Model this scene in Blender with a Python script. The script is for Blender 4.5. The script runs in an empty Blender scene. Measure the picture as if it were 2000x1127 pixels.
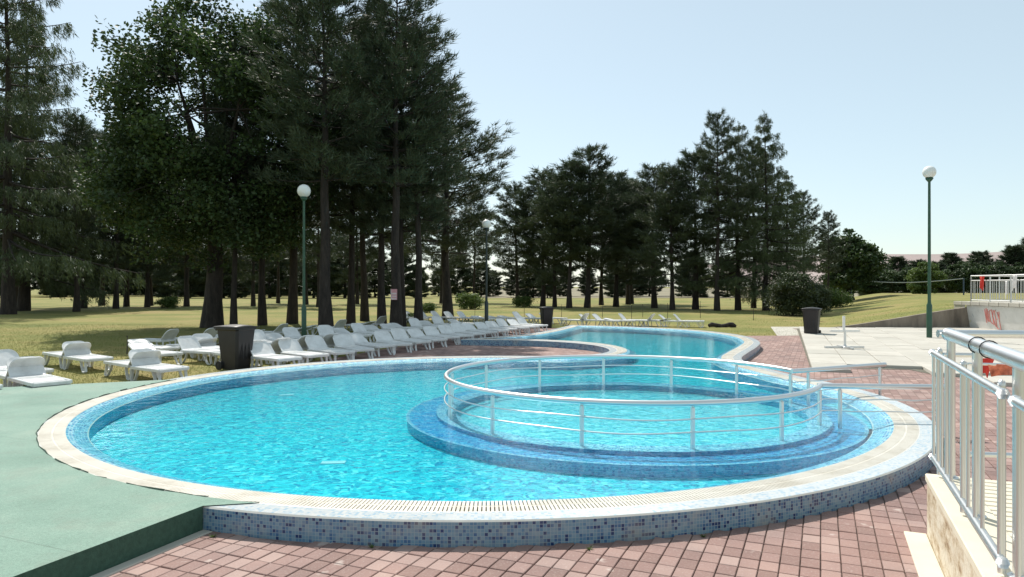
import bpy, math, random
import numpy as np
from mathutils import Vector, Matrix
from mathutils.geometry import tessellate_polygon

# ------------------------------------------------------------------ camera, sky, sun, exposure
sc = bpy.context.scene
COL = sc.collection
R_ = math.radians
cam = bpy.data.objects.new('camera', bpy.data.cameras.new('camera'))
COL.objects.link(cam)
cam.data.sensor_width = 36.0
cam.data.lens = 36.0 * 1387 / 2000
cam.data.shift_y = -0.00175
cam.data.clip_start = 0.05
cam.data.clip_end = 9000
cam.location = (0, 0, 1.68)
cam.rotation_euler = (R_(90), 0, 0)
sc.camera = cam

SUN_EL = 52.0
SUN_DIR = Vector((0.36, -0.93, 0)).normalized()          # where shadows fall on the ground
w = bpy.data.worlds.new('World'); sc.world = w; w.use_nodes = True
nt = w.node_tree
bg = nt.nodes['Background']
sky = nt.nodes.new('ShaderNodeTexSky'); sky.sky_type = 'NISHITA'; sky.sun_disc = False
sky.sun_elevation = R_(SUN_EL)
sky.sun_rotation = math.atan2(-SUN_DIR.x, -SUN_DIR.y)
sky.altitude = 100; sky.air_density = 1.0; sky.dust_density = 0.5; sky.ozone_density = 1.6
hs = nt.nodes.new('ShaderNodeHueSaturation'); hs.inputs['Saturation'].default_value = 0.8   # thin even summer haze
vm = nt.nodes.new('ShaderNodeMix'); vm.data_type = 'RGBA'; vm.inputs[0].default_value = 0.48; vm.inputs[7].default_value = (4.2, 5.15, 4.95, 1)
nt.links.new(sky.outputs[0], hs.inputs['Color']); nt.links.new(hs.outputs[0], vm.inputs[6]); nt.links.new(vm.outputs[2], bg.inputs[0]); bg.inputs[1].default_value = 0.126
sun = bpy.data.objects.new('sun', bpy.data.lights.new('sun', 'SUN')); COL.objects.link(sun)
sun.data.energy = 4.2; sun.data.angle = R_(0.53); sun.data.color = (1.0, 0.95, 0.87)
e = R_(SUN_EL)
sun.rotation_euler = Vector((SUN_DIR.x * math.cos(e), SUN_DIR.y * math.cos(e), -math.sin(e))).to_track_quat('-Z', 'Y').to_euler()
sc.view_settings.view_transform = 'Standard'; sc.view_settings.look = 'None'
sc.view_settings.exposure = 0.36; sc.view_settings.gamma = 1
sc.cycles.use_denoising = True
sc.cycles.max_bounces = 8; sc.cycles.transparent_max_bounces = 12
sc.cycles.sample_clamp_indirect = 6

rng = np.random.default_rng(7)
rnd = random.Random(5)
GZ = -0.22      # lawn
PZ = -0.19      # top of the brick paving (coping top is z = 0)

# ------------------------------------------------------------------ helpers
def link(o, parent=None):
    COL.objects.link(o)
    if parent is not None: o.parent = parent
    return o
def tag(o, label=None, cat=None, group=None, kind=None):
    if label: o['label'] = label
    if cat: o['category'] = cat
    if group: o['group'] = group
    if kind: o['kind'] = kind
    return o
def empty(name, loc=(0, 0, 0), rz=0.0, label=None, cat=None, group=None):
    o = bpy.data.objects.new(name, None); o.empty_display_size = 0.2
    link(o); o.location = loc; o.rotation_euler = (0, 0, rz)
    return tag(o, label, cat, group)
def copy_tree(o, parent=None):
    c = o.copy(); link(c); c.parent = parent
    for ch in list(o.children): copy_tree(ch, c)
    return c

class MB:
    """collects faces (with optional uv in metres) and builds ONE mesh object"""
    def __init__(s): s.v = []; s.f = []; s.uv = []; s.has_uv = False
    def face(s, pts, uv=None):
        n = len(s.v); s.v += [tuple(p) for p in pts]; s.f.append(tuple(range(n, n + len(pts))))
        if uv: s.has_uv = True
        s.uv.append(uv if uv else [(0, 0)] * len(pts))
    def add(s, vs, fs):
        n = len(s.v); s.v += [tuple(p) for p in vs]
        for f in fs: s.f.append(tuple(i + n for i in f)); s.uv.append([(0, 0)] * len(f))
    def box(s, c, d, M=None):
        x, y, z = d[0] / 2, d[1] / 2, d[2] / 2
        vs = [Vector((a * x, b * y, q * z)) for a in (-1, 1) for b in (-1, 1) for q in (-1, 1)]
        if M is not None: vs = [M @ v for v in vs]
        vs = [v + Vector(c) for v in vs]
        s.add(vs, [(0, 1, 3, 2), (4, 6, 7, 5), (0, 4, 5, 1), (2, 3, 7, 6), (0, 2, 6, 4), (1, 5, 7, 3)])
    def bevbox(s, c, d, b, M=None):
        """box with chamfered top and vertical edges"""
        x, y, z = d[0] / 2, d[1] / 2, d[2] / 2
        def ring(ix, zz): return [Vector((-x + ix, -y + ix, zz)), Vector((x - ix, -y + ix, zz)), Vector((x - ix, y - ix, zz)), Vector((-x + ix, y - ix, zz))]
        vs = ring(0, -z) + ring(0, z - b) + ring(b, z)
        if M is not None: vs = [M @ v for v in vs]
        vs = [v + Vector(c) for v in vs]
        fs = [(8, 9, 10, 11)]
        for i in range(4):
            j = (i + 1) % 4
            fs += [(i, j, 4 + j, 4 + i), (4 + i, 4 + j, 8 + j, 8 + i)]
        s.add(vs, fs)
    def tube(s, path, r, n=8, closed=False, cap=True):
        P = [Vector(p) for p in path]; m = len(P)
        rs = r if isinstance(r, (list, tuple)) else [r] * m
        rings = []
        up = Vector((0, 0, 1))
        for i in range(m):
            if closed: t = P[(i + 1) % m] - P[i - 1]
            else: t = P[min(i + 1, m - 1)] - P[max(i - 1, 0)]
            t.normalize()
            a = t.cross(up)
            if a.length < 0.05: a = t.cross(Vector((1, 0, 0)))
            a.normalize(); b = a.cross(t)
            rings.append([P[i] + (a * math.cos(2 * math.pi * k / n) + b * math.sin(2 * math.pi * k / n)) * rs[i] for k in range(n)])
        base = len(s.v)
        for q in rings: s.v += [tuple(p) for p in q]
        for i in range(m if closed else m - 1):
            j = (i + 1) % m
            for k in range(n):
                l = (k + 1) % n
                s.f.append((base + i * n + k, base + i * n + l, base + j * n + l, base + j * n + k)); s.uv.append([(0, 0)] * 4)
        if cap and not closed:
            for q, rev in ((rings[0], True), (rings[-1], False)):
                b2 = len(s.v); s.v += [tuple(p) for p in q]
                idx = tuple(b2 + k for k in range(n)); s.f.append(idx[::-1] if rev else idx); s.uv.append([(0, 0)] * n)
    def lathe(s, prof, c=(0, 0, 0), n=16):
        base = len(s.v); m = len(prof)
        sharp = []
        for i, p in enumerate(prof):          # double the ring where the profile turns hard
            sharp.append(p)
            if 0 < i < m - 1:
                a = math.atan2(p[1] - prof[i - 1][1], p[0] - prof[i - 1][0]); b = math.atan2(prof[i + 1][1] - p[1], prof[i + 1][0] - p[0])
                if abs((b - a + math.pi) % (2 * math.pi) - math.pi) > .7: sharp.append(p)
        prof = sharp; m = len(prof)
        for r, z in prof:
            for k in range(n):
                a = 2 * math.pi * k / n
                s.v.append((c[0] + r * math.cos(a), c[1] + r * math.sin(a), c[2] + z))
        for i in range(m - 1):
            for k in range(n):
                l = (k + 1) % n
                s.f.append((base + i * n + k, base + i * n + l, base + (i + 1) * n + l, base + (i + 1) * n + k)); s.uv.append([(0, 0)] * 4)
        for i in (0, m - 1):
            if prof[i][0] > 1e-4:
                b2 = len(s.v); s.v += [s.v[base + i * n + k] for k in range(n)]
                s.f.append(tuple(b2 + k for k in range(n))); s.uv.append([(0, 0)] * n)
    def band(s, path, width, thick):
        """flat strap (width along local y) swept along a path in the xz plane"""
        P = [Vector(p) for p in path]; m = len(P); base = len(s.v)
        for i in range(m):
            t = (P[min(i + 1, m - 1)] - P[max(i - 1, 0)]).normalized()
            nn = t.cross(Vector((0, 1, 0))).normalized() * thick / 2
            y = Vector((0, width / 2, 0))
            for q in (P[i] + nn + y, P[i] + nn - y, P[i] - nn - y, P[i] - nn + y): s.v.append(tuple(q))
        for i in range(m - 1):
            for k in range(4):
                l = (k + 1) % 4
                s.f.append((base + i * 4 + k, base + i * 4 + l, base + (i + 1) * 4 + l, base + (i + 1) * 4 + k)); s.uv.append([(0, 0)] * 4)
        s.f.append((base, base + 1, base + 2, base + 3)); s.uv.append([(0, 0)] * 4)
        b2 = base + (m - 1) * 4
        s.f.append((b2 + 3, b2 + 2, b2 + 1, b2)); s.uv.append([(0, 0)] * 4)
    def mesh(s, name, smooth=False):
        me = bpy.data.meshes.new(name); me.from_pydata(s.v, [], s.f); me.update()
        if s.has_uv:
            u = me.uv_layers.new(name='UVMap')
            flat = [c for f in s.uv for p in f for c in p]
            u.data.foreach_set('uv', flat)
        if smooth: me.polygons.foreach_set('use_smooth', [True] * len(me.polygons))
        return me
    def build(s, name, mat, parent=None, smooth=False):
        me = s.mesh(name, smooth)
        if mat: me.materials.append(mat)
        return link(bpy.data.objects.new(name, me), parent)

def np_mesh(name, V, T, mat):
    me = bpy.data.meshes.new(name)
    nv, nf = len(V), len(T)
    me.vertices.add(nv); me.vertices.foreach_set('co', np.ascontiguousarray(V, dtype=np.float32).ravel())
    me.loops.add(nf * 3); me.loops.foreach_set('vertex_index', np.ascontiguousarray(T, dtype=np.int32).ravel())
    me.polygons.add(nf); me.polygons.foreach_set('loop_start', np.arange(0, nf * 3, 3, dtype=np.int32))
    me.update(calc_edges=True); me.validate()
    if mat: me.materials.append(mat)
    return me
def obj(name, me, parent=None):
    return link(bpy.data.objects.new(name, me), parent)

def poly_mesh(name, loops, z, mat, kind=None):
    """flat sheet from an outline and its holes; z may be a function"""
    zf = z if callable(z) else (lambda x, y: z)
    L = [[Vector((p[0], p[1], 0)) for p in lp] for lp in loops]
    tris = tessellate_polygon(L)
    pts = [p for lp in L for p in lp]
    vs = [(p.x, p.y, zf(p.x, p.y)) for p in pts]
    fs = []
    for t in tris:
        a, b, c = [pts[i] for i in t]
        fs.append(t if (b - a).cross(c - a).z > 0 else (t[0], t[2], t[1]))
    me = bpy.data.meshes.new(name); me.from_pydata(vs, [], fs); me.update()
    me.materials.append(mat)
    return me

# ------------------------------------------------------------------ materials
class NT:
    def __init__(s, name):
        s.m = bpy.data.materials.new(name); s.m.use_nodes = True
        s.t = s.m.node_tree; s.b = s.t.nodes['Principled BSDF']; s.out = s.t.nodes['Material Output']
    def n(s, typ, ins=None, **kw):
        nd = s.t.nodes.new('ShaderNode' + typ)
        for k, v in kw.items(): setattr(nd, k, v)
        for k, v in (ins or {}).items(): s.set(nd.inputs[k], v)
        return nd
    def set(s, sock, v):
        if isinstance(v, bpy.types.NodeSocket): s.t.links.new(v, sock)
        elif isinstance(v, bpy.types.Node): s.t.links.new(v.outputs[0], sock)
        else:
            if sock.type == 'RGBA' and len(v) == 3: v = (*v, 1)
            sock.default_value = v
    def bsdf(s, **k):
        for a, v in k.items(): s.set(s.b.inputs[a.replace('_', ' ')], v)
    def ramp(s, fac, stops, interp='LINEAR'):
        r = s.n('ValToRGB', {0: fac}); cr = r.color_ramp; cr.interpolation = interp
        while len(cr.elements) < len(stops): cr.elements.new(0.5)
        for el, (p, c) in zip(cr.elements, stops): el.position = p; el.color = (*c, 1)
        return r.outputs[0]
    def noise(s, vec, scale, detail=3, rough=0.55, dist=0.0):
        nd = s.n('TexNoise', {'Scale': scale, 'Detail': detail, 'Roughness': rough, 'Distortion': dist})
        if vec is not None: s.set(nd.inputs['Vector'], vec)
        return nd.outputs[0]
    def geo(s): return s.n('NewGeometry').outputs['Position']
    def objc(s): return s.n('TexCoord').outputs['Object']
    def mix(s, fac, a, b, blend='MIX'):
        nd = s.n('Mix', data_type='RGBA', blend_type=blend)
        s.set(nd.inputs[0], fac); s.set(nd.inputs[6], a); s.set(nd.inputs[7], b)
        return nd.outputs[2]
    def math(s, op, a, b=0.0, c=0.0):
        nd = s.n('Math', operation=op); s.set(nd.inputs[0], a); s.set(nd.inputs[1], b); s.set(nd.inputs[2], c)
        return nd.outputs[0]
    def vmath(s, op, a, b=(0, 0, 0), out=0):
        nd = s.n('VectorMath', operation=op); s.set(nd.inputs[0], a); s.set(nd.inputs[1], b)
        return nd.outputs[out]
    def bump(s, h, strength=0.3, dist=0.02):
        nd = s.n('Bump', {'Strength': strength, 'Distance': dist, 'Height': h})
        s.t.links.new(nd.outputs[0], s.b.inputs['Normal'])
        return nd

def simple(name, col, rough=0.6, var=0.12, scale=6.0, metallic=0.0, bump=0.0, bscale=40):
    q = NT(name); p = q.objc()
    n = q.noise(p, scale, 4)
    d = tuple(c * (1 - var) for c in col); l = tuple(min(1, c * (1 + var)) for c in col)
    q.bsdf(Base_Color=q.ramp(n, [(0.3, d), (0.7, l)]), Roughness=rough, Metallic=metallic)
    if bump: q.bump(q.noise(p, bscale, 4), bump, 0.01)
    return q.m

def mosaic(name, stops, grout, size=0.026, source='UV', wob=0.0, rough=0.25, gw=0.07, stain=0.0):
    """small square glass tiles: colour picked tile by tile, joints recessed"""
    q = NT(name)
    co = q.n('TexCoord').outputs['UV'] if source == 'UV' else q.geo()
    if wob:
        nz = q.n('TexNoise', {'Scale': 5.0, 'Detail': 2.0}); q.set(nz.inputs['Vector'], q.geo())
        co = q.vmath('ADD', co, q.vmath('SCALE', q.vmath('SUBTRACT', nz.outputs['Color'], (0.5, 0.5, 0.5))))
        q.t.nodes[-2 if False else len(q.t.nodes) - 1]
        for nd in q.t.nodes:
            if nd.type == 'VECT_MATH' and nd.operation == 'SCALE': nd.inputs['Scale'].default_value = wob
    c = q.vmath('MULTIPLY', co, (1 / size, 1 / size, 0))
    fl = q.vmath('FLOOR', c); fr = q.vmath('FRACTION', c)
    wn = q.n('TexWhiteNoise', noise_dimensions='2D'); q.set(wn.inputs['Vector'], fl)
    col = q.ramp(wn.outputs['Value'], stops, 'CONSTANT')
    d = q.vmath('ABSOLUTE', q.vmath('SUBTRACT', fr, (0.5, 0.5, 0.5)))
    sp = q.n('SeparateXYZ', {0: d})
    m = q.math('MAXIMUM', sp.outputs[0], sp.outputs[1])
    g = q.math('GREATER_THAN', m, 0.5 - gw)
    col = q.mix(g, col, grout)
    if stain:
        st = q.ramp(q.noise(q.geo(), 3.0, 4, 0.65), [(0.5, (0, 0, 0)), (0.72, (1, 1, 1))])
        col = q.mix(q.math('MULTIPLY', st, stain), col, (0.42, 0.38, 0.32))
    q.bsdf(Base_Color=col, Roughness=rough)
    q.bump(q.math('SUBTRACT', 1.0, g), 0.35, 0.003)
    return q.m

ANG = R_(23.5)
UX = Vector((math.sin(ANG), math.cos(ANG), 0)); VX = Vector((math.cos(ANG), -math.sin(ANG), 0))
BL, BW = 0.17, 0.126       # brick paver pitch

M = {}
# mosaic kinds
M['mos_wall'] = mosaic('mosaic_outer_wall', [(0, (.16, .29, .39)), (.36, (.11, .23, .36)), (.56, (.06, .15, .29)), (.72, (.20, .32, .41)), (.86, (.02, .05, .15))], (.30, .38, .43), 0.0265, stain=0.55)
M['mos_top'] = mosaic('mosaic_coping_top', [(0, (.54, .58, .60)), (.4, (.45, .53, .58)), (.62, (.60, .61, .60)), (.84, (.33, .46, .56))], (.56, .57, .55), 0.0265, stain=0.2)
M['mos_slope'] = mosaic('mosaic_wet_edge', [(0, (.10, .42, .58)), (.34, (.22, .55, .67)), (.58, (.03, .25, .47)), (.76, (.38, .66, .74)), (.88, (.015, .13, .36))], (.42, .66, .74), 0.032, gw=0.08)
FL = [(0, (.006, .47, .59)), (.22, (.014, .58, .67)), (.46, (.004, .37, .52)), (.62, (.04, .67, .74)), (.80, (.002, .27, .44)), (.9, (.16, .78, .82))]
M['mos_floor'] = mosaic('mosaic_pool_floor', FL, (.04, .60, .69), 0.05, 'POS', wob=0.30, gw=0.05)
M['mos_ringfloor'] = mosaic('mosaic_ring_floor', [(0, (.07, .56, .65)), (.25, (.14, .67, .73)), (.5, (.035, .46, .58)), (.7, (.26, .75, .79)), (.88, (.018, .38, .52))], (.20, .68, .74), 0.05, 'POS', wob=0.25, gw=0.05)
M['mos_basin'] = mosaic('mosaic_basin_wall', [(0, (.012, .30, .52)), (.3, (.025, .37, .58)), (.6, (.008, .23, .46)), (.8, (.05, .43, .62))], (.06, .40, .58), 0.03)
M['mos_navy'] = mosaic('mosaic_dark_step', [(0, (.012, .24, .52)), (.3, (.03, .34, .61)), (.6, (.01, .17, .43)), (.8, (.08, .47, .70))], (.06, .40, .63), 0.04, 'POS', wob=0.1)
M['white_band'] = simple('grating_edge_white', (.60, .58, .53), 0.5, 0.08)
M['outlet'] = simple('outlet_cover', (.30, .62, .68), .5)
M['gutter'] = simple('gutter_dark', (.20, .19, .16), 0.8)
q = NT('grating_plastic'); p = q.geo()
q.bsdf(Base_Color=q.ramp(q.noise(p, 2.2, 5, .7), [(.3, (.50, .45, .36)), (.52, (.67, .63, .55)), (.8, (.71, .68, .61))]), Roughness=.45)
M['grate'] = q.m

# brick pavers: sheet with the same joints, and the loose bricks
def brick_mat(name, sheet):
    q = NT(name); p = q.geo()
    u = q.vmath('DOT_PRODUCT', p, tuple(UX), 1); v = q.vmath('DOT_PRODUCT', p, tuple(VX), 1)
    cu = q.math('DIVIDE', u, BL); cv = q.math('DIVIDE', v, BW)
    fl = q.n('CombineXYZ', {0: q.math('FLOOR', cu), 1: q.math('FLOOR', cv)})
    wn = q.n('TexWhiteNoise', noise_dimensions='2D'); q.set(wn.inputs['Vector'], fl.outputs[0])
    base = q.ramp(wn.outputs['Value'], [(0, (.225, .140, .120)), (.35, (.275, .172, .150)), (.7, (.325, .212, .185)), (1, (.40, .285, .25))])
    big = q.ramp(q.noise(p, 0.9, 4, .6), [(.35, (.78, .78, .8)), (.7, (1.18, 1.12, 1.08))])
    base = q.mix(1.0, base, big, 'MULTIPLY')
    fine = q.noise(p, 60, 4, .7)
    base = q.mix(q.ramp(fine, [(.52, (0, 0, 0)), (.8, (.5, .5, .5))]), base, (.50, .42, .38))
    spot = q.ramp(q.noise(p, 5.5, 3, .5), [(.66, (0, 0, 0)), (.72, (.55, .55, .55))])
    base = q.mix(spot, base, (.56, .48, .43))
    if sheet:
        du = q.math('MULTIPLY', q.math('ABSOLUTE', q.math('SUBTRACT', q.math('FRACT', cu), .5)), BL)
        dv = q.math('MULTIPLY', q.math('ABSOLUTE', q.math('SUBTRACT', q.math('FRACT', cv), .5)), BW)
        g = q.math('MAXIMUM', q.math('GREATER_THAN', du, BL / 2 - .005), q.math('GREATER_THAN', dv, BW / 2 - .005))
        base = q.mix(g, base, (.16, .105, .085))
        q.bump(q.math('SUBTRACT', 1.0, g), .5, .006)
    else:
        q.bump(fine, .35, .004)
    q.bsdf(Base_Color=base, Roughness=.85)
    return q.m
M['brick_sheet'] = brick_mat('brick_paving_far', True)
M['brick'] = brick_mat('brick_paver', False)
M['sand'] = simple('joint_sand', (.17, .12, .095), .95, .3, 9, bump=.4)

# lawn
q = NT('lawn'); p = q.geo()
n1 = q.noise(q.vmath('MULTIPLY', p, (1.0, 1.0, 1.0)), .16, 5, .62); n2 = q.noise(p, 1.7, 5, .7); n3 = q.noise(p, 22, 3, .7)
c = q.ramp(n1, [(.30, (.12, .145, .026)), (.44, (.20, .195, .042)), (.55, (.29, .24, .075)), (.70, (.33, .225, .10))])
c = q.mix(q.ramp(n2, [(.35, (.0, .0, .0)), (.7, (.55, .55, .55))]), c, (.155, .18, .03))
c = q.mix(1.0, c, q.ramp(n3, [(.3, (.55, .55, .5)), (.7, (1.3, 1.3, 1.25))]), 'MULTIPLY')
q.bsdf(Base_Color=c, Roughness=.95); q.bump(n3, .6, .04)
M['lawn'] = q.m
q = NT('grass_blade')
n = q.noise(q.geo(), 1.2, 3); r = q.n('ObjectInfo')
q.bsdf(Base_Color=q.ramp(n, [(.3, (.14, .19, .03)), (.5, (.20, .22, .045)), (.68, (.30, .26, .085))]), Roughness=.8)
M['blade'] = q.m
M['field'] = simple('dry_field', (.22, .19, .12), .95, .25, .05)
M['hill'] = simple('far_hill', (.34, .27, .25), .95, .12, .004)
M['concrete'] = simple('pale_concrete', (.46, .43, .37), .9, .12, 1.5, bump=.3)
q = NT('plaza_slab'); p = q.geo(); r = q.n('ObjectInfo')
c = q.mix(r.outputs['Random'], (.43, .41, .36), (.53, .50, .44))
c = q.mix(q.ramp(q.noise(p, 1.8, 5, .65), [(.45, (0, 0, 0)), (.75, (.6, .6, .6))]), c, (.36, .33, .28))
q.bsdf(Base_Color=c, Roughness=.9); q.bump(q.noise(p, 50, 4), .25, .006)
M['slab'] = q.m
M['slab_joint'] = simple('slab_joint', (.14, .13, .10), .95, .3)
q = NT('stained_retaining_wall'); p = q.geo()
c = q.ramp(q.noise(q.vmath('MULTIPLY', p, (1.6, 1.6, .35)), 1.0, 5, .65), [(.3, (.10, .085, .07)), (.55, (.24, .20, .16)), (.75, (.33, .29, .24))])
q.bsdf(Base_Color=c, Roughness=.9); q.bump(q.noise(p, 20, 4), .3, .01)
M['stain_wall'] = q.m
q = NT('painted_wall'); p = q.geo()
c = q.ramp(q.noise(p, 1.3, 5, .6), [(.35, (.62, .61, .57)), (.65, (.78, .77, .74))])
c = q.mix(q.ramp(q.noise(q.vmath('MULTIPLY', p, (1, 3.0, .8)), 2.2, 4, .7), [(.62, (0, 0, 0)), (.7, (.75, .75, .75))]), c, (.32, .36, .38))
c = q.mix(q.ramp(q.noise(q.vmath('ADD', p, (5, 5, 5)), 1.5, 2), [(.64, (0, 0, 0)), (.68, (.6, .6, .6))]), c, (.70, .66, .16))
q.bsdf(Base_Color=c, Roughness=.8)
M['graffiti_wall'] = q.m
M['paint_red'] = simple('red_spray_paint', (.70, .25, .22), .6, .25, 9)
q = NT('limestone_cladding'); p = q.geo()
c = q.ramp(q.noise(q.vmath('MULTIPLY', p, (1, 1, 2.2)), 4.5, 6, .72), [(.34, (.26, .17, .09)), (.44, (.50, .40, .27)), (.58, (.66, .60, .48))])
q.bsdf(Base_Color=c, Roughness=.75); q.bump(q.noise(p, 14, 5), .5, .02)
M['stone'] = q.m
M['stone_top'] = simple('limestone_cap', (.66, .60, .47), .7, .08, 3, bump=.15)
q = NT('green_carpet'); p = q.geo()
n = q.noise(p, 70, 5, .85); n2 = q.noise(p, .8, 4, .6)
c = q.ramp(n2, [(.3, (.145, .25, .185)), (.5, (.21, .325, .25)), (.7, (.285, .365, .285))])
c = q.mix(1.0, c, q.ramp(n, [(.34, (.66, .68, .66)), (.66, (1.28, 1.28, 1.28))]), 'MULTIPLY')
st = q.ramp(q.noise(q.vmath('ADD', p, (3, 1, 0)), 2.6, 5, .7), [(.5, (0, 0, 0)), (.74, (.55, .55, .55))])
c = q.mix(st, c, (.19, .23, .175))
seam = q.math('LESS_THAN', q.math('ABSOLUTE', q.math('SUBTRACT', q.math('FRACT', q.math('DIVIDE', q.vmath('DOT_PRODUCT', p, tuple(UX), 1), 2.0)), .5)), .003)
c = q.mix(q.math('MULTIPLY', seam, .5), c, (.10, .15, .11))
q.bsdf(Base_Color=c, Roughness=.95, Sheen_Weight=.3); q.bump(n, .6, .008)
M['carpet'] = q.m
M['carpet_shaded'] = simple('carpet_painted_shade', (.045, .10, .07), .95, .2, 30, bump=.4, bscale=80)  # same carpet on the platform sides; shade and age put into the colour
M['carpet_edge'] = simple('carpet_frayed_edge', (.05, .085, .06), .95, .3, 20)
# metals, plastics
q = NT('brushed_steel'); p = q.geo()
q.bsdf(Base_Color=(.74, .74, .73), Metallic=1.0, Roughness=.36)
M['steel'] = q.m
M['alu'] = simple('dull_aluminium', (.62, .62, .61), .45, .08, 5, metallic=.6)
q = NT('lounger_plastic'); p = q.geo()
q.bsdf(Base_Color=q.ramp(q.noise(p, 5, 5, .65), [(.3, (.58, .58, .565)), (.6, (.72, .725, .72))]), Roughness=.42)
M['resin'] = q.m   # weathered white moulded plastic
M['bin'] = simple('dark_bin_plastic', (.018, .016, .017), .5, .25, 4)
M['tyre'] = simple('bin_wheel_rubber', (.02, .02, .02), .8)
M['pole_green'] = simple('green_lamp_paint', (.028, .085, .05), .4, .2, 4)
M['pole_dark'] = simple('dark_lamp_paint', (.02, .035, .035), .4, .2, 4)
q = NT('globe_opal'); q.bsdf(Base_Color=(.85, .85, .83), Roughness=.25); M['globe'] = q.m
M['white_paint'] = simple('white_metal_paint', (.76, .75, .72), .5, .06)
M['sign_pink'] = simple('faded_sign_board', (.62, .30, .33), .6, .1)
M['sign_line'] = simple('sign_white_print', (.78, .74, .74), .6, .05)
M['cloth_red'] = simple('red_cloth', (.62, .05, .035), .9, .15)
M['cloth_orange'] = simple('orange_cloth', (.75, .20, .12), .9, .6, 14)
M['cloth_white'] = simple('white_cloth', (.78, .74, .72), .9, .06)
M['stake'] = simple('rusty_stake', (.07, .055, .045), .8, .3)
M['net'] = simple('net_tape', (.45, .46, .44), .8)
M['blue_pole'] = simple('blue_post_paint', (.04, .07, .12), .5)
M['clip'] = simple('black_tie', (.01, .01, .01), .6)
q = NT('bark'); p = q.objc()
n = q.noise(q.vmath('MULTIPLY', p, (5, 5, 1.1)), 1.6, 6, .7)
q.bsdf(Base_Color=q.ramp(n, [(.3, (.014, .011, .010)), (.55, (.040, .031, .026)), (.75, (.075, .060, .050))]), Roughness=.95); q.bump(n, .8, .08)
M['bark'] = q.m
def leaf_mat(name, c0, c1, c2, trans=.25):
    q = NT(name); p = q.geo()
    n = q.noise(p, .55, 3); n2 = q.noise(p, 4.0, 2)
    c = q.ramp(q.math('ADD', q.math('MULTIPLY', n, .6), q.math('MULTIPLY', n2, .4)), [(.35, c0), (.5, c1), (.66, c2)])
    q.bsdf(Base_Color=c, Roughness=.6)
    tr = q.n('BsdfTranslucent', {0: c}); mx = q.n('MixShader', {0: trans, 1: q.b.outputs[0], 2: tr.outputs[0]})
    q.t.links.new(mx.outputs[0], q.out.inputs[0])
    return q.m
M['pine'] = leaf_mat('pine_needles', (.034, .050, .026), (.052, .074, .036), (.080, .104, .050), .2)
M['spruce'] = leaf_mat('spruce_needles', (.040, .060, .024), (.062, .088, .032), (.10, .125, .046), .25)
M['lime'] = leaf_mat('broad_leaves', (.026, .046, .014), (.040, .070, .020), (.062, .105, .026), .3)
M['shrub'] = leaf_mat('shrub_leaves', (.03, .045, .016), (.045, .065, .022), (.06, .085, .03), .2)
M['light_leaf'] = leaf_mat('light_leaves', (.06, .10, .02), (.09, .14, .03), (.12, .17, .04), .35)

# water: clear with Fresnel reflection of what stands around it
q = NT('pool_water'); p = q.geo()
n = q.math('ADD', q.noise(p, 5.0, 3, .55, .3), q.math('MULTIPLY', q.noise(q.vmath('MULTIPLY', p, (1, 1.5, 1)), 14.0, 2, .5), .35))
bp = q.n('Bump', {'Strength': .42, 'Distance': .035, 'Height': n})
fr = q.n('Fresnel', {'IOR': 1.33}); q.t.links.new(bp.outputs[0], fr.inputs['Normal'])
tr = q.n('BsdfTransparent', {0: (.80, .965, .985)})
gl = q.n('BsdfGlossy', {'Color': (1, 1, 1), 'Roughness': .04}); q.t.links.new(bp.outputs[0], gl.inputs['Normal'])
mx = q.n('MixShader', {0: fr.outputs[0], 1: tr.outputs[0], 2: gl.outputs[0]})
q.t.links.new(mx.outputs[0], q.out.inputs[0])
M['water'] = q.m

# ------------------------------------------------------------------ the pool outline (outer edge of the coping, water on the right hand)
PC = Vector((-0.38, 11.2)); PR = 6.1
def catmull(pts, step=.16):
    P = [Vector(p) for p in pts]; P = [P[0] * 2 - P[1]] + P + [P[-1] * 2 - P[-2]]
    out = []
    for i in range(1, len(P) - 2):
        n = max(2, int((P[i + 1] - P[i]).length / step))
        for k in range(n):
            t = k / n
            a = .5 * ((2 * P[i]) + (-P[i - 1] + P[i + 1]) * t + (2 * P[i - 1] - 5 * P[i] + 4 * P[i + 1] - P[i + 2]) * t * t + (-P[i - 1] + 3 * P[i] - 3 * P[i + 1] + P[i + 2]) * t ** 3)
            out.append(a)
    return out
def circ(a): return PC + PR * Vector((math.cos(a), math.sin(a)))
outline = []
a0, a1 = R_(18), R_(75 - 360)
NC = 230
for i in range(NC): outline.append(circ(a0 + (a1 - a0) * i / NC))
outline += catmull([circ(R_(75)), (1.95, 17.58), (2.45, 18.3), (2.62, 19.3), (2.42, 20.4), (1.9, 21.3), (1.1, 22.0), (0.2, 22.42)])
outline += [Vector((0.2, 22.42)), Vector((-1.64, 22.75))]
outline += catmull([(-.32, 24.1), (.40, 25.0), (1.2, 26.8), (2.0, 29.2)])
outline += [Vector((2.0, 29.2)), Vector((2.6, 31.3))]
outline += catmull([(4.35, 30.4), (5.35, 29.7), (6.9, 28.1), (7.75, 26.0), (7.95, 24.0), (7.6, 21.8), (6.9, 20.0), (5.95, 18.0), (5.4, 16.7), (5.2, 15.4), (5.28, 14.2), circ(a0)])
NP = len(outline)
def offset(d):
    out = []
    for i in range(NP):
        p0, p, p1 = outline[i - 1], outline[i], outline[(i + 1) % NP]
        t0 = (p - p0).normalized(); t1 = (p1 - p).normalized()
        n0 = Vector((t0.y, -t0.x)); n1 = Vector((t1.y, -t1.x))
        b = (n0 + n1).normalized(); c = max(.38, b.dot(n0))
        out.append(p + b * d / c)
    return out
arc = [0.0]
for i in range(NP): arc.append(arc[-1] + (outline[(i + 1) % NP] - outline[i]).length)
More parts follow.
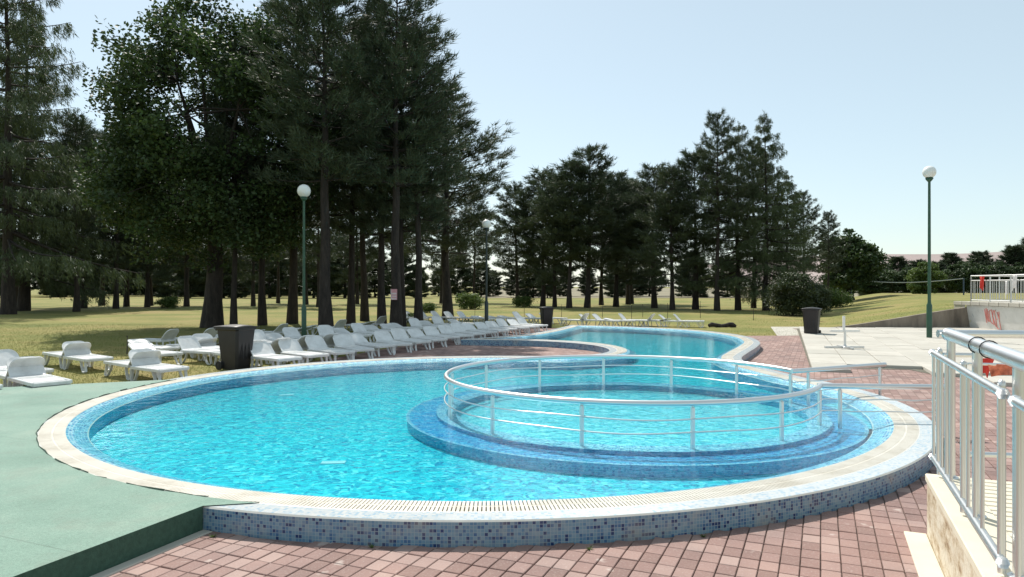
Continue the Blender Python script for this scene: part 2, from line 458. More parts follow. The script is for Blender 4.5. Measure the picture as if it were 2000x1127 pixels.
def strip(name, d0, z0, d1, z1, mat, parent):
    A, B = offset(d0), offset(d1)
    w = math.hypot(d1 - d0, z1 - z0); mb = MB()
    for i in range(NP):
        j = (i + 1) % NP
        u0, u1 = arc[i], arc[i + 1]
        mb.face([(*A[i], z0), (*A[j], z0), (*B[j], z1), (*B[i], z1)], [(u0, 0), (u1, 0), (u1, w), (u0, w)])
    return mb.build(name, mat, parent)
W1, W2, W3 = .19, .46, .68
FZ = -.24       # pool floor as it looks through the water
pool = empty('swimming_pool', (0, 0, 0), 0, 'blue mosaic swimming pool with round basin and white overflow rim', 'pool')
strip('outer_wall', 0.0, -.30, 0.0, -.012, M['mos_wall'], pool)
strip('rim_edge', 0.0, -.012, .012, 0.0, M['white_band'], pool)
strip('rim_top', .012, 0.0, W1, 0.0, M['mos_top'], pool)
strip('grating_edge_outer', W1, 0.0, W1 + .012, .002, M['white_band'], pool)
strip('gutter', W1 + .012, -.035, W2, -.035, M['gutter'], pool)
strip('wet_edge', W2, -.004, W3, -.065, M['mos_slope'], pool)
strip('wall_lip', W3, -.065, W3 + .012, -.072, M['white_band'], pool)
strip('basin_wall', W3 + .012, -.072, W3 + .012, FZ, M['mos_basin'], pool)
fl = obj('basin_floor', poly_mesh('basin_floor', [offset(W3 + .012)], FZ, M['mos_floor']), pool)
# grating slats, two rows of short bars across the gutter
mb = MB()
step = .034
O = [Vector((p.x, p.y, 0)) for p in outline]
OA, OB = offset(W1 + .012), offset(W2)
total = arc[-1]; s_ = 0.0; i = 0
while s_ < total - .02:
    while arc[i + 1] < s_: i += 1
    t = (s_ - arc[i]) / max(1e-6, arc[i + 1] - arc[i]); j = (i + 1) % NP
    a = OA[i].lerp(OA[j], t); b = OB[i].lerp(OB[j], t)
    d = (b - a); L = d.length
    if L < .5:
        dn = d.normalized(); tn = Vector((dn.y, -dn.x)) * .0115
        for f0, f1 in ((.0, .47), (.53, 1.0)):
            p0 = a + d * f0; p1 = a + d * f1
            c4 = [p0 - tn, p0 + tn, p1 + tn, p1 - tn]
            n = len(mb.v)
            mb.v += [(*q_, .002) for q_ in c4] + [(*q_, -.03) for q_ in c4]
            for f in ((0, 1, 2, 3), (0, 4, 5, 1), (1, 5, 6, 2), (2, 6, 7, 3), (3, 7, 4, 0)):
                mb.f.append(tuple(n + k for k in f)); mb.uv.append([(0, 0)] * 4)
    s_ += step
mb.has_uv = False
gr = mb.build('grating_slats', M['grate'], pool); gr['kind'] = 'stuff'
strip('grating_spine', W1 + .012 + (W2 - W1 - .012) * .46, .0005, W1 + .012 + (W2 - W1 - .012) * .54, .0005, M['grate'], pool)

# round paddling basin inside the pool: ring wall, inner floor, dark steps
RC = Vector((1.64, 10.24)); RR = 2.58
def ring_face(mb, r0, z0, r1, z1, a0=0, a1=360, n=96):
    for k in range(n):
        A0 = R_(a0 + (a1 - a0) * k / n); A1 = R_(a0 + (a1 - a0) * (k + 1) / n)
        f = lambda r, a, z: (RC.x + r * math.cos(a), RC.y + r * math.sin(a), z)
        rm = max(r0, r1); wd = math.hypot(r1 - r0, z1 - z0)
        mb.face([f(r0, A0, z0), f(r1, A0, z1), f(r1, A1, z1), f(r0, A1, z0)], [(rm * A0, 0), (rm * A0, wd), (rm * A1, wd), (rm * A1, 0)])
mb = MB(); ring_face(mb, 0.01, -.16, 2.44, -.16); mb.build('ring_floor', M['mos_ringfloor'], pool)
mb = MB(); ring_face(mb, 2.44, -.16, 2.44, -.07); mb.build('ring_inner_wall', M['mos_basin'], pool)
mb = MB(); ring_face(mb, 2.72, -.07, 2.72, -.115); mb.build('ring_outer_wall', M['mos_basin'], pool)
mb = MB(); ring_face(mb, 2.44, -.07, 2.72, -.07); mb.build('ring_wall_top', M['mos_slope'], pool)
mb = MB(); ring_face(mb, 2.72, -.115, 3.12, -.115); 
# dark platform between ring and the pool wall, on the near side of the entrance
def on_pool(a, r): return (PC.x + r * math.cos(a), PC.y + r * math.sin(a))
pts_in = [(RC.x + 3.08 * math.cos(R_(a)), RC.y + 3.08 * math.sin(R_(a))) for a in range(-64, -25, 3)]
pts_out = [on_pool(R_(a), PR - 1.05) for a in range(-50, -22, 3)]
n = max(len(pts_in), len(pts_out))
for k in range(n - 1):
    def at(L, t):
        x = t * (len(L) - 1); i = min(int(x), len(L) - 2); f = x - i
        return (L[i][0] * (1 - f) + L[i + 1][0] * f, L[i][1] * (1 - f) + L[i + 1][1] * f)
    a, b, c, d = at(pts_in, k / (n - 1)), at(pts_out, k / (n - 1)), at(pts_out, (k + 1) / (n - 1)), at(pts_in, (k + 1) / (n - 1))
    mb.face([(*a, -.118), (*b, -.118), (*c, -.118), (*d, -.118)], [a, b, c, d])
mb.build('dark_step', M['mos_navy'], pool)
mb = MB(); ring_face(mb, 3.12, -.115, 3.12, FZ); mb.build('step_riser', M['mos_basin'], pool)
mb = MB(); ring_face(mb, 3.09, -.112, 3.135, -.112); mb.build('step_nosing', M['mos_slope'], pool)
# entrance floor between the two straight rails
mb = MB(); mb.face([(4.0, 9.05, -.14), (5.35, 8.95, -.10), (5.6, 11.2, -.10), (4.1, 10.6, -.14)]); mb.build('entrance_floor', M['mos_ringfloor'], pool)
# floor outlets
for x, y, a in ((-1.95, 7.75, .1), (.35, 6.05, .2), (-4.0, 12.6, .5), (-.6, 12.4, .3)):
    mb = MB(); mb.bevbox((0, 0, .002), (.26, .12, .008), .002)
    o = mb.build('floor_outlet', M['outlet'], pool); o.location = (x, y, FZ); o.rotation_euler = (0, 0, a)
wat = obj('water', poly_mesh('water', [offset(W2 + .03)], -.026, M['water'])); tag(wat, kind='structure')

# ------------------------------------------------------------------ ground, paving, carpet, plaza
hole = [tuple(p) for p in offset(.05)]
S = 6000
gnd = obj('lawn_ground', poly_mesh('lawn_ground', [[(-S, -60), (S, -60), (S, S), (-S, S)], hole], GZ, M['lawn'])); tag(gnd, kind='structure')
fld = obj('dry_field', poly_mesh('dry_field', [[(-8, 118), (900, 104), (1500, 900), (-20, 900)]], GZ + .02, M['field'])); tag(fld, kind='structure')
paving_outline = [(-3.6, -2), (24, -2), (24, 31.9), (12.6, 31.9), (12.2, 27.4), (7.9, 27.0), (7.4, 29.6), (5.0, 31.2), (3.0, 32.2), (.7, 32.2), (-1.9, 26.6), (-3.9, 21.2), (-4.8, 18.2), (-5.5, 16.2)] + [(PC.x + (PR + .16) * math.cos(R_(a)), PC.y + (PR + .16) * math.sin(R_(a))) for a in range(146, 250, 4)]
paving = obj('brick_paving', poly_mesh('brick_paving', [paving_outline, hole], PZ - .003, M['brick_sheet'])); tag(paving, kind='structure')
near_poly = [(-3.6, .8), (2.4, .8), (6.5, 3.2), (9.5, 13.5), (5.9, 13.5)]
sand = None
# loose pavers, the nearest 300 as pieces, the rest in one
def inside(p, poly):
    r = False; j = len(poly) - 1
    for i in range(len(poly)):
        if (poly[i][1] > p[1]) != (poly[j][1] > p[1]) and p[0] < (poly[j][0] - poly[i][0]) * (p[1] - poly[i][1]) / (poly[j][1] - poly[i][1]) + poly[i][0]: r = not r
        j = i
    return r
WALL_A = Vector((3.10, 5.31, 0))             # far end of the stair wall
CARP_A = Vector((-2.36, 5.42)); CARP_B = Vector((-3.85, 1.6))
bricks = []
for iu in range(0, 80):
    for iv in range(-60, 95):
        p = UX * ((iu + .5) * BL) + VX * ((iv + .5) * BW)
        if p.y < 3.7 or p.y > 9.3: continue
        sx = 1387 * p.x / p.y
        if sx < -1060 or sx > 1080: continue
        if (Vector((p.x, p.y)) - PC).length < PR + .02: continue
        tc = (p.y - CARP_A.y) / (CARP_B.y - CARP_A.y)
        if p.x < CARP_A.x + (CARP_B.x - CARP_A.x) * tc + .06: continue
        if 1387 * 1.87 / p.y > 590: continue
        q_ = p - WALL_A
        if q_.dot(UX) < .03 and -.1 < q_.dot(VX) < .36: continue
        bricks.append(p)
bricks.sort(key=lambda p: p.length)
mbk = MB(); mbk.bevbox((0, 0, 0), (BW - .008, BL - .008, .02), .004)
brick_me = mbk.mesh('brick'); brick_me.materials.append(M['brick'])
rest = MB()
for k, p in enumerate(bricks):
    tilt = Matrix.Rotation(-ANG + rnd.uniform(-.012, .012), 4, 'Z') @ Matrix.Rotation(rnd.uniform(-.012, .012), 4, 'X') @ Matrix.Rotation(rnd.uniform(-.012, .012), 4, 'Y')
    c = Vector((p.x, p.y, PZ - .001 + rnd.uniform(-.0015, .0025)))
    if k < 300:
        o = link(bpy.data.objects.new('brick', brick_me), paving); o.location = c; o.rotation_euler = tilt.to_euler()
    else: rest.bevbox(c, (BW - .008, BL - .008, .02), .004, tilt.to_3x3())
if rest.v:
    o = rest.build('brick_field', M['brick'], paving); o['kind'] = 'stuff'
# carpeted platform on the left
rim = []
for k in range(0, 60):
    a = R_(164) + (R_(254.5) - R_(164)) * k / 59
    rr = PR - .185 + .005 * math.sin(k * 2.3) + .004 * math.sin(k * 5.1)
    rim.append((PC.x + rr * math.cos(a), PC.y + rr * math.sin(a)))
carpet_loop = [(-13.5, 10.3), (-8.6, 11.75)] + rim + [tuple(CARP_A), tuple(CARP_B), (-13.5, 1.6)]
def cz(x, y):
    d = (Vector((x, y)) - PC).length
    return .008
plat = empty('carpeted_platform', (-5, 5, 0), 0, 'pale green carpeted platform beside the round pool', 'platform')
def at_parent(o, par):
    o.parent = par; o.matrix_parent_inverse = Matrix.Translation(-par.location); return o
o = obj('carpet', poly_mesh('carpet', [carpet_loop], cz, M['carpet'])); at_parent(o, plat)
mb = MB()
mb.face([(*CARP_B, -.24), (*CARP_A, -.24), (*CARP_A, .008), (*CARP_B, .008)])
o = mb.build('near_side', M['carpet_shaded']); at_parent(o, plat)
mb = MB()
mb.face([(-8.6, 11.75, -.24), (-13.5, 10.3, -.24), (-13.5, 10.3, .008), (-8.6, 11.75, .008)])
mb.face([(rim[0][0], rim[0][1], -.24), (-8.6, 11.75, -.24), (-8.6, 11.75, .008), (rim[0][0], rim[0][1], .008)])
o = mb.build('far_side', M['carpet_shaded']); at_parent(o, plat)
mb = MB()
for k in range(len(rim) - 1):
    z = .010 + .006 * math.sin(k * 1.7)
    if rnd.random() < .7: mb.tube([(rim[k][0], rim[k][1], z), (rim[k + 1][0], rim[k + 1][1], .010 + .006 * math.sin((k + 1) * 1.7))], .004 + .004 * rnd.random(), 5)
o = mb.build('frayed_edge', M['carpet_edge']); at_parent(o, plat); o['kind'] = 'stuff'
kerb = MB()
d = (CARP_B - CARP_A).normalized(); nrm = Vector((-d.y, d.x))
if nrm.x < 0: nrm = -nrm
m_ = (CARP_A + CARP_B) / 2 + nrm * .05
kerb.bevbox((m_.x, m_.y, PZ + .005), (.09, (CARP_B - CARP_A).length, .03), .006, Matrix.Rotation(math.atan2(d.y, d.x) - math.pi / 2, 3, 'Z'))
o = kerb.build('concrete_kerb', M['concrete']); tag(o, 'narrow grey kerb at the foot of the green carpeted platform', 'kerb')
mb = MB(); mb.face([(-13.5, 10.3, -.05), (-13.3, 10.9, -.1), (-8.4, 12.35, -.1), (-8.6, 11.75, -.05)]); mb.face([(-8.6, 11.75, -.05), (-8.4, 12.35, -.1), (-6.0, 13.6, -.1), (-6.28, 12.9, -.05)])
o = mb.build('edging_path', M['brick_sheet']); tag(o, kind='structure')
pth = obj('concrete_path', poly_mesh('concrete_path', [[(10.1, 27.0), (12.0, 27.2), (13.9, 33.5), (12.2, 33.5)]], GZ + .012, M['concrete'])); tag(pth, kind='structure')

# plaza of big pale slabs, two low steps
plaza = obj('slab_plaza', poly_mesh('slab_plaza', [[(6.85, 16.3), (8.95, 16.0), (8.95, 15.2), (9.6, 13.7), (24, 12.0), (24, 31.8), (12.75, 31.8)]], PZ + .004, M['slab_joint'])); tag(plaza, kind='structure')
SL, SW = 1.25, .78
pu = Vector((.36, .933)); pv = Vector((.933, -.36))
smb = MB(); smb.bevbox((0, 0, 0), (SW - .014, SL - .014, .10), .008)
slab_me = smb.mesh('slab'); slab_me.materials.append(M['slab'])
pl_poly = [(6.75, 16.2), (9.1, 15.9), (9.0, 15.2), (9.5, 13.5), (24.2, 11.8), (24.2, 31.9), (12.65, 31.9)]
for iu in range(0, 36):
    for iv in range(-14, 24):
        p = pu * (iu * SL) + pv * (iv * SW) + Vector((.2, .1))
        if not inside((p.x, p.y), pl_poly): continue
        if p.x / p.y > .76: continue
        o = link(bpy.data.objects.new('slab', slab_me), plaza)
        o.location = (p.x, p.y, PZ + .02 + rnd.uniform(-.006, .006)); o.rotation_euler = (rnd.uniform(-.004, .004), rnd.uniform(-.004, .004), -math.atan2(pu.x, pu.y))
mb = MB(); mb.box((0, 0, 0), (2.6, .06, .06)); o = mb.build('paving_edge_bar', M['concrete']); o.location = (10.6, 14.4, PZ + .10); tag(o, 'pale bar lying on the slabs behind the near railing', 'bar')

# bank, retaining wall, terrace
def bank_z(x, y):
    t = (x - 14.0 - (y - 31.6) * .45) / 7.0; t = max(0, min(1, t)); t = t * t * (3 - 2 * t) * .35 + t * .65
    return GZ + .02 + 1.0 * t
mb = MB()
xs = np.linspace(13.6, 75, 60); ys = np.concatenate([np.linspace(31.66, 45, 14), np.linspace(48, 98, 16)])
for i in range(len(xs) - 1):
    for j in range(len(ys) - 1):
        q4 = [(xs[i], ys[j]), (xs[i + 1], ys[j]), (xs[i + 1], ys[j + 1]), (xs[i], ys[j + 1])]
        if max(bank_z(*q_) for q_ in q4) < GZ + .021: continue
        mb.face([(x, y, bank_z(x, y)) for x, y in q4])
o = mb.build('grass_bank', M['lawn']); tag(o, kind='structure')
mb = MB(); N = 24
for i in range(N):
    x0 = 14.0 + 6.35 * i / N; x1 = 14.0 + 6.35 * (i + 1) / N
    z0, z1 = bank_z(x0, 31.6) + .05, bank_z(x1, 31.6) + .05
    mb.face([(x0, 31.5, -.3), (x1, 31.5, -.3), (x1, 31.5, z1), (x0, 31.5, z0)])
    mb.face([(x0, 31.5, z0), (x1, 31.5, z1), (x1, 31.68, z1), (x0, 31.68, z0)])
o = mb.build('retaining_wall', M['stain_wall']); tag(o, 'stained concrete retaining wall rising along the grass bank', 'wall')
ter = empty('terrace', (20.3, 31.5, 0), 0, 'raised terrace with graffiti painted white wall at the right edge', 'terrace')
mb = MB(); mb.face([(20.35, 31.5, -.3), (20.35, 22, -.3), (20.15, 22, .86), (20.15, 31.5, .86)][::-1]); mb.face([(20.35, 31.5, -.3), (20.15, 31.5, .86), (40, 31.5, .86), (40, 31.5, -.3)]); o = mb.build('painted_wall', M['graffiti_wall']); at_parent(o, ter)
mb = MB(); mb.face([(20.1, 22, 1.02), (40, 22, 1.02), (40, 32.3, 1.02), (20.1, 32.3, 1.02)]); mb.face([(20.1, 31.5, 1.02), (20.1, 32.3, 1.02), (20.1, 32.3, .3), (20.1, 31.5, .3)]); o = mb.build('terrace_floor', M['concrete']); at_parent(o, ter)
bmb = MB(); bmb.bevbox((0, 0, 0), (.3, .56, .15), .01); bme = bmb.mesh('edge_block'); bme.materials.append(M['concrete'])
for k in range(17):
    o = link(bpy.data.objects.new('edge_block', bme)); o.location = (20.22, 22.4 + k * .6, .95); at_parent(o, ter)
# red lettering strokes on the painted wall
mb = MB()
def stroke(pts):
    for (y0, z0), (y1, z1) in zip(pts[:-1], pts[1:]):
        f = lambda y, z: Vector((20.35 - .2 * (z + .3) / 1.16 - .012, y, z))
        mb.tube([f(y0, z0), f(y1, z1)], .018, 5)
Y0 = 30.3
letters = [[(0, .15), (0, .62), (.18, .2), (.18, .66)], [(.3, .62), (.3, .2)], [(.62, .6), (.44, .55), (.44, .2), (.62, .14)], [(.74, .62), (.74, .1)], [(.92, .6), (.75, .36), (.94, .05)], [(1.2, .58), (1.03, .58), (1.03, .0), (1.22, -.02)], [(1.04, .3), (1.18, .3)], [(1.3, .55), (1.4, .3), (1.5, .56)], [(1.4, .3), (1.4, -.1)]]
for L in letters: stroke([(Y0 - a * .58, (z - .3) * 1.25 + .32) for a, z in L])
o = mb.build('red_lettering', M['paint_red']); at_parent(o, ter)
hl = obj('far_hill', None) if False else None
hm = MB(); n = 60
for k in range(n):
    x0 = 600 + 2200 * k / n; x1 = 600 + 2200 * (k + 1) / n
    hz = lambda x: 92 + 26 * math.sin((x - 900) / 520) + 6 * math.sin(x / 130)
    hm.face([(x0, 1500, -5), (x1, 1500, -5), (x1, 2300, hz(x1)), (x0, 2300, hz(x0))])
o = hm.build('far_hill', M['hill'], smooth=True); tag(o, kind='structure')

# ------------------------------------------------------------------ round railing in the pool
def railing_ring():
    root = empty('ring_railing', (RC.x, RC.y, 0), 0, 'round stainless steel handrail standing in the pool', 'railing')
    def loc(p): return Vector((p[0] - RC.x, p[1] - RC.y, p[2]))
    f = lambda a, z, r=RR: Vector((r * math.cos(R_(a)), r * math.sin(R_(a)), z))
    A0, A1 = 8, 332
    ZT = .42
    tail1 = loc((6.0, 11.5, ZT)); tail2 = loc((5.45, 8.92, ZT))
    ring = [f(A0 + (A1 - A0) * k / 110, ZT) for k in range(111)]
    mb = MB(); mb.tube(ring, .034, 12); mb.build('top_rail', M['steel'], root, True)
    for end, tail in ((ring[0], tail1), (ring[-1], tail2)):
        mb = MB(); d = (tail - end).normalized(); mb.tube([end - d * .03, tail + d * .06], .034, 12); mb.build('straight_rail', M['steel'], root, True)
    pm = MB(); pm.lathe([(.0, -.2), (.025, -.2), (.025, ZT - .05), (.022, ZT - .044), (.009, ZT - .04), (.009, ZT - .015), (0, ZT - .015)], n=10)
    pm.box((.0, 0, .24), (.05, .018, .02)); pm.box((.0, 0, .10), (.05, .018, .02))
    pme = pm.mesh('post', False); pme.materials.append(M['steel'])
    n = 12
    for k in range(n + 1):
        a = A0 + 1.5 + (A1 - A0 - 3) * k / n
        o = link(bpy.data.objects.new('post', pme), root); o.location = f(a, 0); o.rotation_euler = (0, 0, R_(a))
    for end, tail in ((ring[0], tail1), (ring[-1], tail2)):
        d = tail - end
        for t in (.16, .97):
            o = link(bpy.data.objects.new('post', pme), root); p = end + d * t; o.location = (p.x, p.y, 0 if t < .5 else .19); o.rotation_euler = (0, 0, math.atan2(d.y, d.x) + math.pi / 2)
            if t > .5: o.scale.z = .98; o.location.z = .0
        for z in (.25, .10):
            mb = MB(); pts = [end + d * (k / 8) for k in range(9)]; pts = [Vector((p.x, p.y, z + .006 * math.sin(k * 1.9))) for k, p in enumerate(pts)]
            mb.tube(pts, .009, 6); mb.build('thin_rail', M['steel'], root, True)
    for z, ph in ((.25, 0.0), (.10, .8)):
        mb = MB()
        pts = []
        for k in range(161):
            a = A0 + (A1 - A0) * k / 160; u = (a - A0) / 27.0
            pts.append(f(a, z + .012 * math.sin(2 * math.pi * u * .5 + ph + .7 * math.sin(u * 1.3)), RR + .022))
        mb.tube(pts, .009, 6); mb.build('thin_rail', M['steel'], root, True)
railing_ring()

# ------------------------------------------------------------------ stair wall and its balustrade, near right
sw = empty('stair_wall', WALL_A, 0, 'cream stone stair wall under the near steel balustrade', 'wall')
ROT = Matrix.Rotation(-ANG, 3, 'Z')
def along(s, t, z): return -UX * s + VX * t + Vector((0, 0, z))
mb = MB(); mb.box(along(2.4, .125, -.05), (.245, 4.8, .58), ROT); mb.build('wall_body', M['stone'], sw)
mb = MB(); mb.bevbox(along(2.39, .125, .255), (.262, 4.83, .05), .008, ROT); mb.build('wall_cap', M['stone_top'], sw)
mb = MB(); mb.bevbox(along(2.3, -.075, PZ + .005), (.15, 4.6, .04), .006, ROT); mb.build('plinth', M['stone_top'], sw)
# lower pale landing right of the wall
lm = MB(); lm.face([tuple(WALL_A + along(0, .26, PZ + .02)), tuple(WALL_A + along(5.5, .26, PZ + .02)), tuple(WALL_A + along(5.5, 4.5, PZ + .02)), tuple(WALL_A + along(0, 4.5, PZ + .02))])
o = lm.build('stair_landing', M['concrete']); tag(o, kind='structure')

bal = empty('balustrade', WALL_A, 0, 'shiny steel balustrade with thick handrail at the right edge', 'railing')
ZB = .28
def part_tube(name, pts, r, n=10, par=None, mat='steel', smooth=True):
    mb = MB(); mb.tube(pts, r, n); return mb.build(name, M[mat], par or bal, smooth)
HZ = 1.325; PB0 = .30
part_tube('handrail', [along(-.02, .15, HZ), along(4.6, .15, HZ)], .043, 16)
mb = MB(); mb.lathe([(0, -.05), (.034, -.04), (.049, -.012), (.049, .012), (.034, .04), (0, .05)], tuple(along(-.03, .15, HZ)), 14); mb.build('rail_cap', M['steel'], bal, True)
part_tube('handrail', [Vector((.12, .06, HZ)), Vector((2.9, -.30, HZ))], .030, 12)
part_tube('lower_rail', [Vector((.16, .06, HZ - .16)), Vector((2.9, -.30, HZ - .16))], .018, 10)
for s_ in (.05, 1.0, 2.0, 3.0, 4.0):
    po = part_tube('post', [along(s_, .15, ZB), along(s_, .15, HZ - .035)], .028, 14)
    pp = part_tube('panel_post', [along(s_ + .02, .075, PB0), along(s_ + .02, .075, HZ - .12)], .019, 10)
    mb = MB(); mb.lathe([(.019, 0), (.018, .012), (.012, .022), (0, .028)], tuple(along(s_ + .02, .075, HZ - .12)), 10); mb.build('post_cap', M['steel'], pp, True)
    mb = MB(); mb.lathe([(.05, 0), (.05, .008), (.034, .014), (.032, .02)], tuple(along(s_, .15, ZB)), 14); mb.build('base_flange', M['steel'], po, True)
PT, PB = 1.195, .43
for a, b in ((.08, 2.27), (2.5, 4.4)):
    for z in (PT, PB):
        rl = part_tube('panel_rail', [along(a, .03, z), along(b, .03, z)], .021, 12)
        for s_ in (a, b):
            mb = MB(); mb.lathe([(0, -.028), (.02, -.021), (.029, 0), (.02, .021), (0, .028)], tuple(along(s_, .03, z)), 10); mb.build('rail_end', M['steel'], rl, True)
    k = a + .04
    while k < b - .05:
        if min(abs(k - q_) for q_ in (1.02, 2.02, 3.02, 4.02)) > .06: part_tube('baluster', [along(k, .03, PB), along(k, .03, PT)], .0105, 8)
        k += .19
for s_ in (1.02, 1.34):
    c = along(s_, .15, HZ); ring = [c + (VX * math.cos(t) + Vector((0, 0, 1)) * math.sin(t)) * .049 for t in np.linspace(0, 2 * math.pi, 17)[:-1]]
    mb = MB(); mb.tube(ring, .004, 5, closed=True); mb.build('cable_tie', M['clip'], bal)
part_tube('lower_rail', [Vector((.3, .04, .42)), Vector((2.9, -.30, .42))], .02, 10)
for t in (.45, .95):
    c = Vector((.12, .06, 0)).lerp(Vector((2.9, -.30, 0)), t); part_tube('post', [c + Vector((0, 0, PZ)), c + Vector((0, 0, HZ - .02))], .028, 12)
deck = empty('board_deck', WALL_A, 0, 'pale board deck with dark gaps seen through the near balustrade', 'deck')
db = MB(); db.bevbox((0, 0, 0), (3.6, .105, .04), .006); dme = db.mesh('deck_board'); dme.materials.append(M['stone_top'])
for k in range(30):
    o = link(bpy.data.objects.new('deck_board', dme), deck); c = along(2.2 - k * .135, 2.15, PZ + .045); o.location = c; o.rotation_euler = (0, 0, -ANG)
# towel hanging on the far rail
def cloth(name, mat, origin, ux, w, h, label, fold=.05, seed=0, group=None, squeeze=.5, par=None):
    r = random.Random(seed); nx, ny = 12, 10; vs = []; fs = []
    ux = Vector(ux).normalized(); nrm_ = Vector((ux.y, -ux.x, 0)); ph = [r.uniform(0, 6) for _ in range(4)]
    for j in range(ny + 1):
        for i in range(nx + 1):
            u, v = i / nx, j / ny
            ww = w * (1 - squeeze * v * (1 - .3 * math.sin(u * 3)))
            p = Vector(origin) + ux * ((u - .5) * ww) + nrm_ * (fold * math.sin(u * 9 + ph[0] + v * 2) * (.4 + v) + fold * .5 * math.sin(u * 17 + ph[1])) + Vector((0, 0, -h * v * (1 + .18 * math.sin(u * 5 + ph[2]))))
            vs.append(tuple(p))
    for j in range(ny):
        for i in range(nx): a = j * (nx + 1) + i; fs.append((a, a + 1, a + nx + 2, a + nx + 1))
    mb = MB(); mb.add(vs, fs); o = mb.build(name, M[mat], par, True)
    sm = o.modifiers.new('thick', 'SOLIDIFY'); sm.thickness = .006
    if label: tag(o, label, 'cloth', group)
    return o
cloth('towel', 'cloth_orange', (4.42, 6.15, 1.0), (.8, -.5, 0), .5, .10, 'crumpled orange red towel seen behind the near balustrade', .04, 3, squeeze=.1)
cloth('towel', 'cloth_red', (4.35, 6.55, 1.02), (1, -.1, 0), .2, .16, 'small dark red cloth tip above the orange towel', .02, 4, squeeze=.6)
part_tube('rail_hanger', [Vector((.95, 1.0, HZ - .33)), Vector((2.2, .7, HZ - .33))], .012, 8)

# terrace railing and things on it
tr_ = empty('terrace_railing', (20.3, 31.4, 1.03), 0, 'grey metal railing with close bars on the raised terrace', 'railing')
def tt(name, pts, r): mb = MB(); mb.tube(pts, r, 6); return mb.build(name, M['alu'], tr_, True)
tt('top_rail', [(0, 0, 1.12), (0, -9, 1.12)], .032); tt('mid_rail', [(0, 0, .92), (0, -9, .92)], .022); tt('bottom_rail', [(0, 0, .06), (0, -9, .06)], .025)
tt('top_rail', [(0, 0, 1.12), (9, 0, 1.12)], .032); tt('mid_rail', [(0, 0, .92), (9, 0, .92)], .022); tt('bottom_rail', [(0, 0, .06), (9, 0, .06)], .025)
pm = MB(); pm.tube([(0, 0, 0), (0, 0, 1.1)], .03, 6); pme = pm.mesh('post'); pme.materials.append(M['alu'])
bm_ = MB(); bm_.tube([(0, 0, .06), (0, 0, .92)], .010, 5); bme2 = bm_.mesh('bar'); bme2.materials.append(M['alu'])
for k in range(8):
    for dx, dy in ((0, -1.25), (1.25, 0)):
        o = link(bpy.data.objects.new('post', pme), tr_); o.location = (dx * k, dy * k, 0)
        for m_i in range(1, 9):
            o = link(bpy.data.objects.new('bar', bme2), tr_); o.location = (dx * k + dx * m_i / 9, dy * k + dy * m_i / 9, 0)
cloth('towel', 'cloth_red', (20.22, 30.55, 2.12), (.1, -1, 0), .30, .52, 'red and white cloth hung over the terrace railing corner', .03, 5, squeeze=.3)
cloth('towel', 'cloth_white', (20.22, 28.55, 2.14), (.1, -1, 0), .26, .62, 'white cloth hung on the terrace railing at the picture edge', .03, 6, squeeze=.2)
cloth('flag_strip', 'cloth_white', (20.22, 29.05, 1.92), (.1, -1, 0), .12, .65, 'narrow white strip hanging on the terrace railing', .01, 8, squeeze=.1)

# ------------------------------------------------------------------ lamps
def lamp(x, y, z, h, mat, label, rg=.225):
    r = empty('lamp_post', (x, y, z), 0, label, 'lamp')
    mb = MB(); mb.lathe([(.09, 0), (.09, 1.15), (.06, 1.22), (.058, 1.25)], n=12); mb.build('pole_base', M[mat], r, True)
    mb = MB(); mb.lathe([(.055, 1.2), (.042, h - rg)], n=12); mb.build('pole', M[mat], r, True)
    mb = MB(); mb.lathe([(.05, h - rg - .12), (.10, h - rg - .06), (.13, h - rg - .01), (.12, h - rg + .03), (0, h - rg + .03)], n=14); mb.build('collar', M[mat], r, True)
    mb = MB(); mb.lathe([(rg * math.sin(t), h - rg * math.cos(t)) for t in np.linspace(.0, math.pi, 15)], n=22); mb.build('globe', M['globe'], r, True)
lamp(-7.5, 25.6, GZ, 5.35, 'pole_green', 'green lamp post with white globe among the left loungers', .24)
lamp(-1.2, 33.4, GZ, 4.85, 'pole_dark', 'dark lamp post with white globe behind the lounger rows', .21)
lamp(14.75, 25.1, PZ + .07, 5.85, 'pole_green', 'tall green lamp post with white globe on the slab plaza', .22)

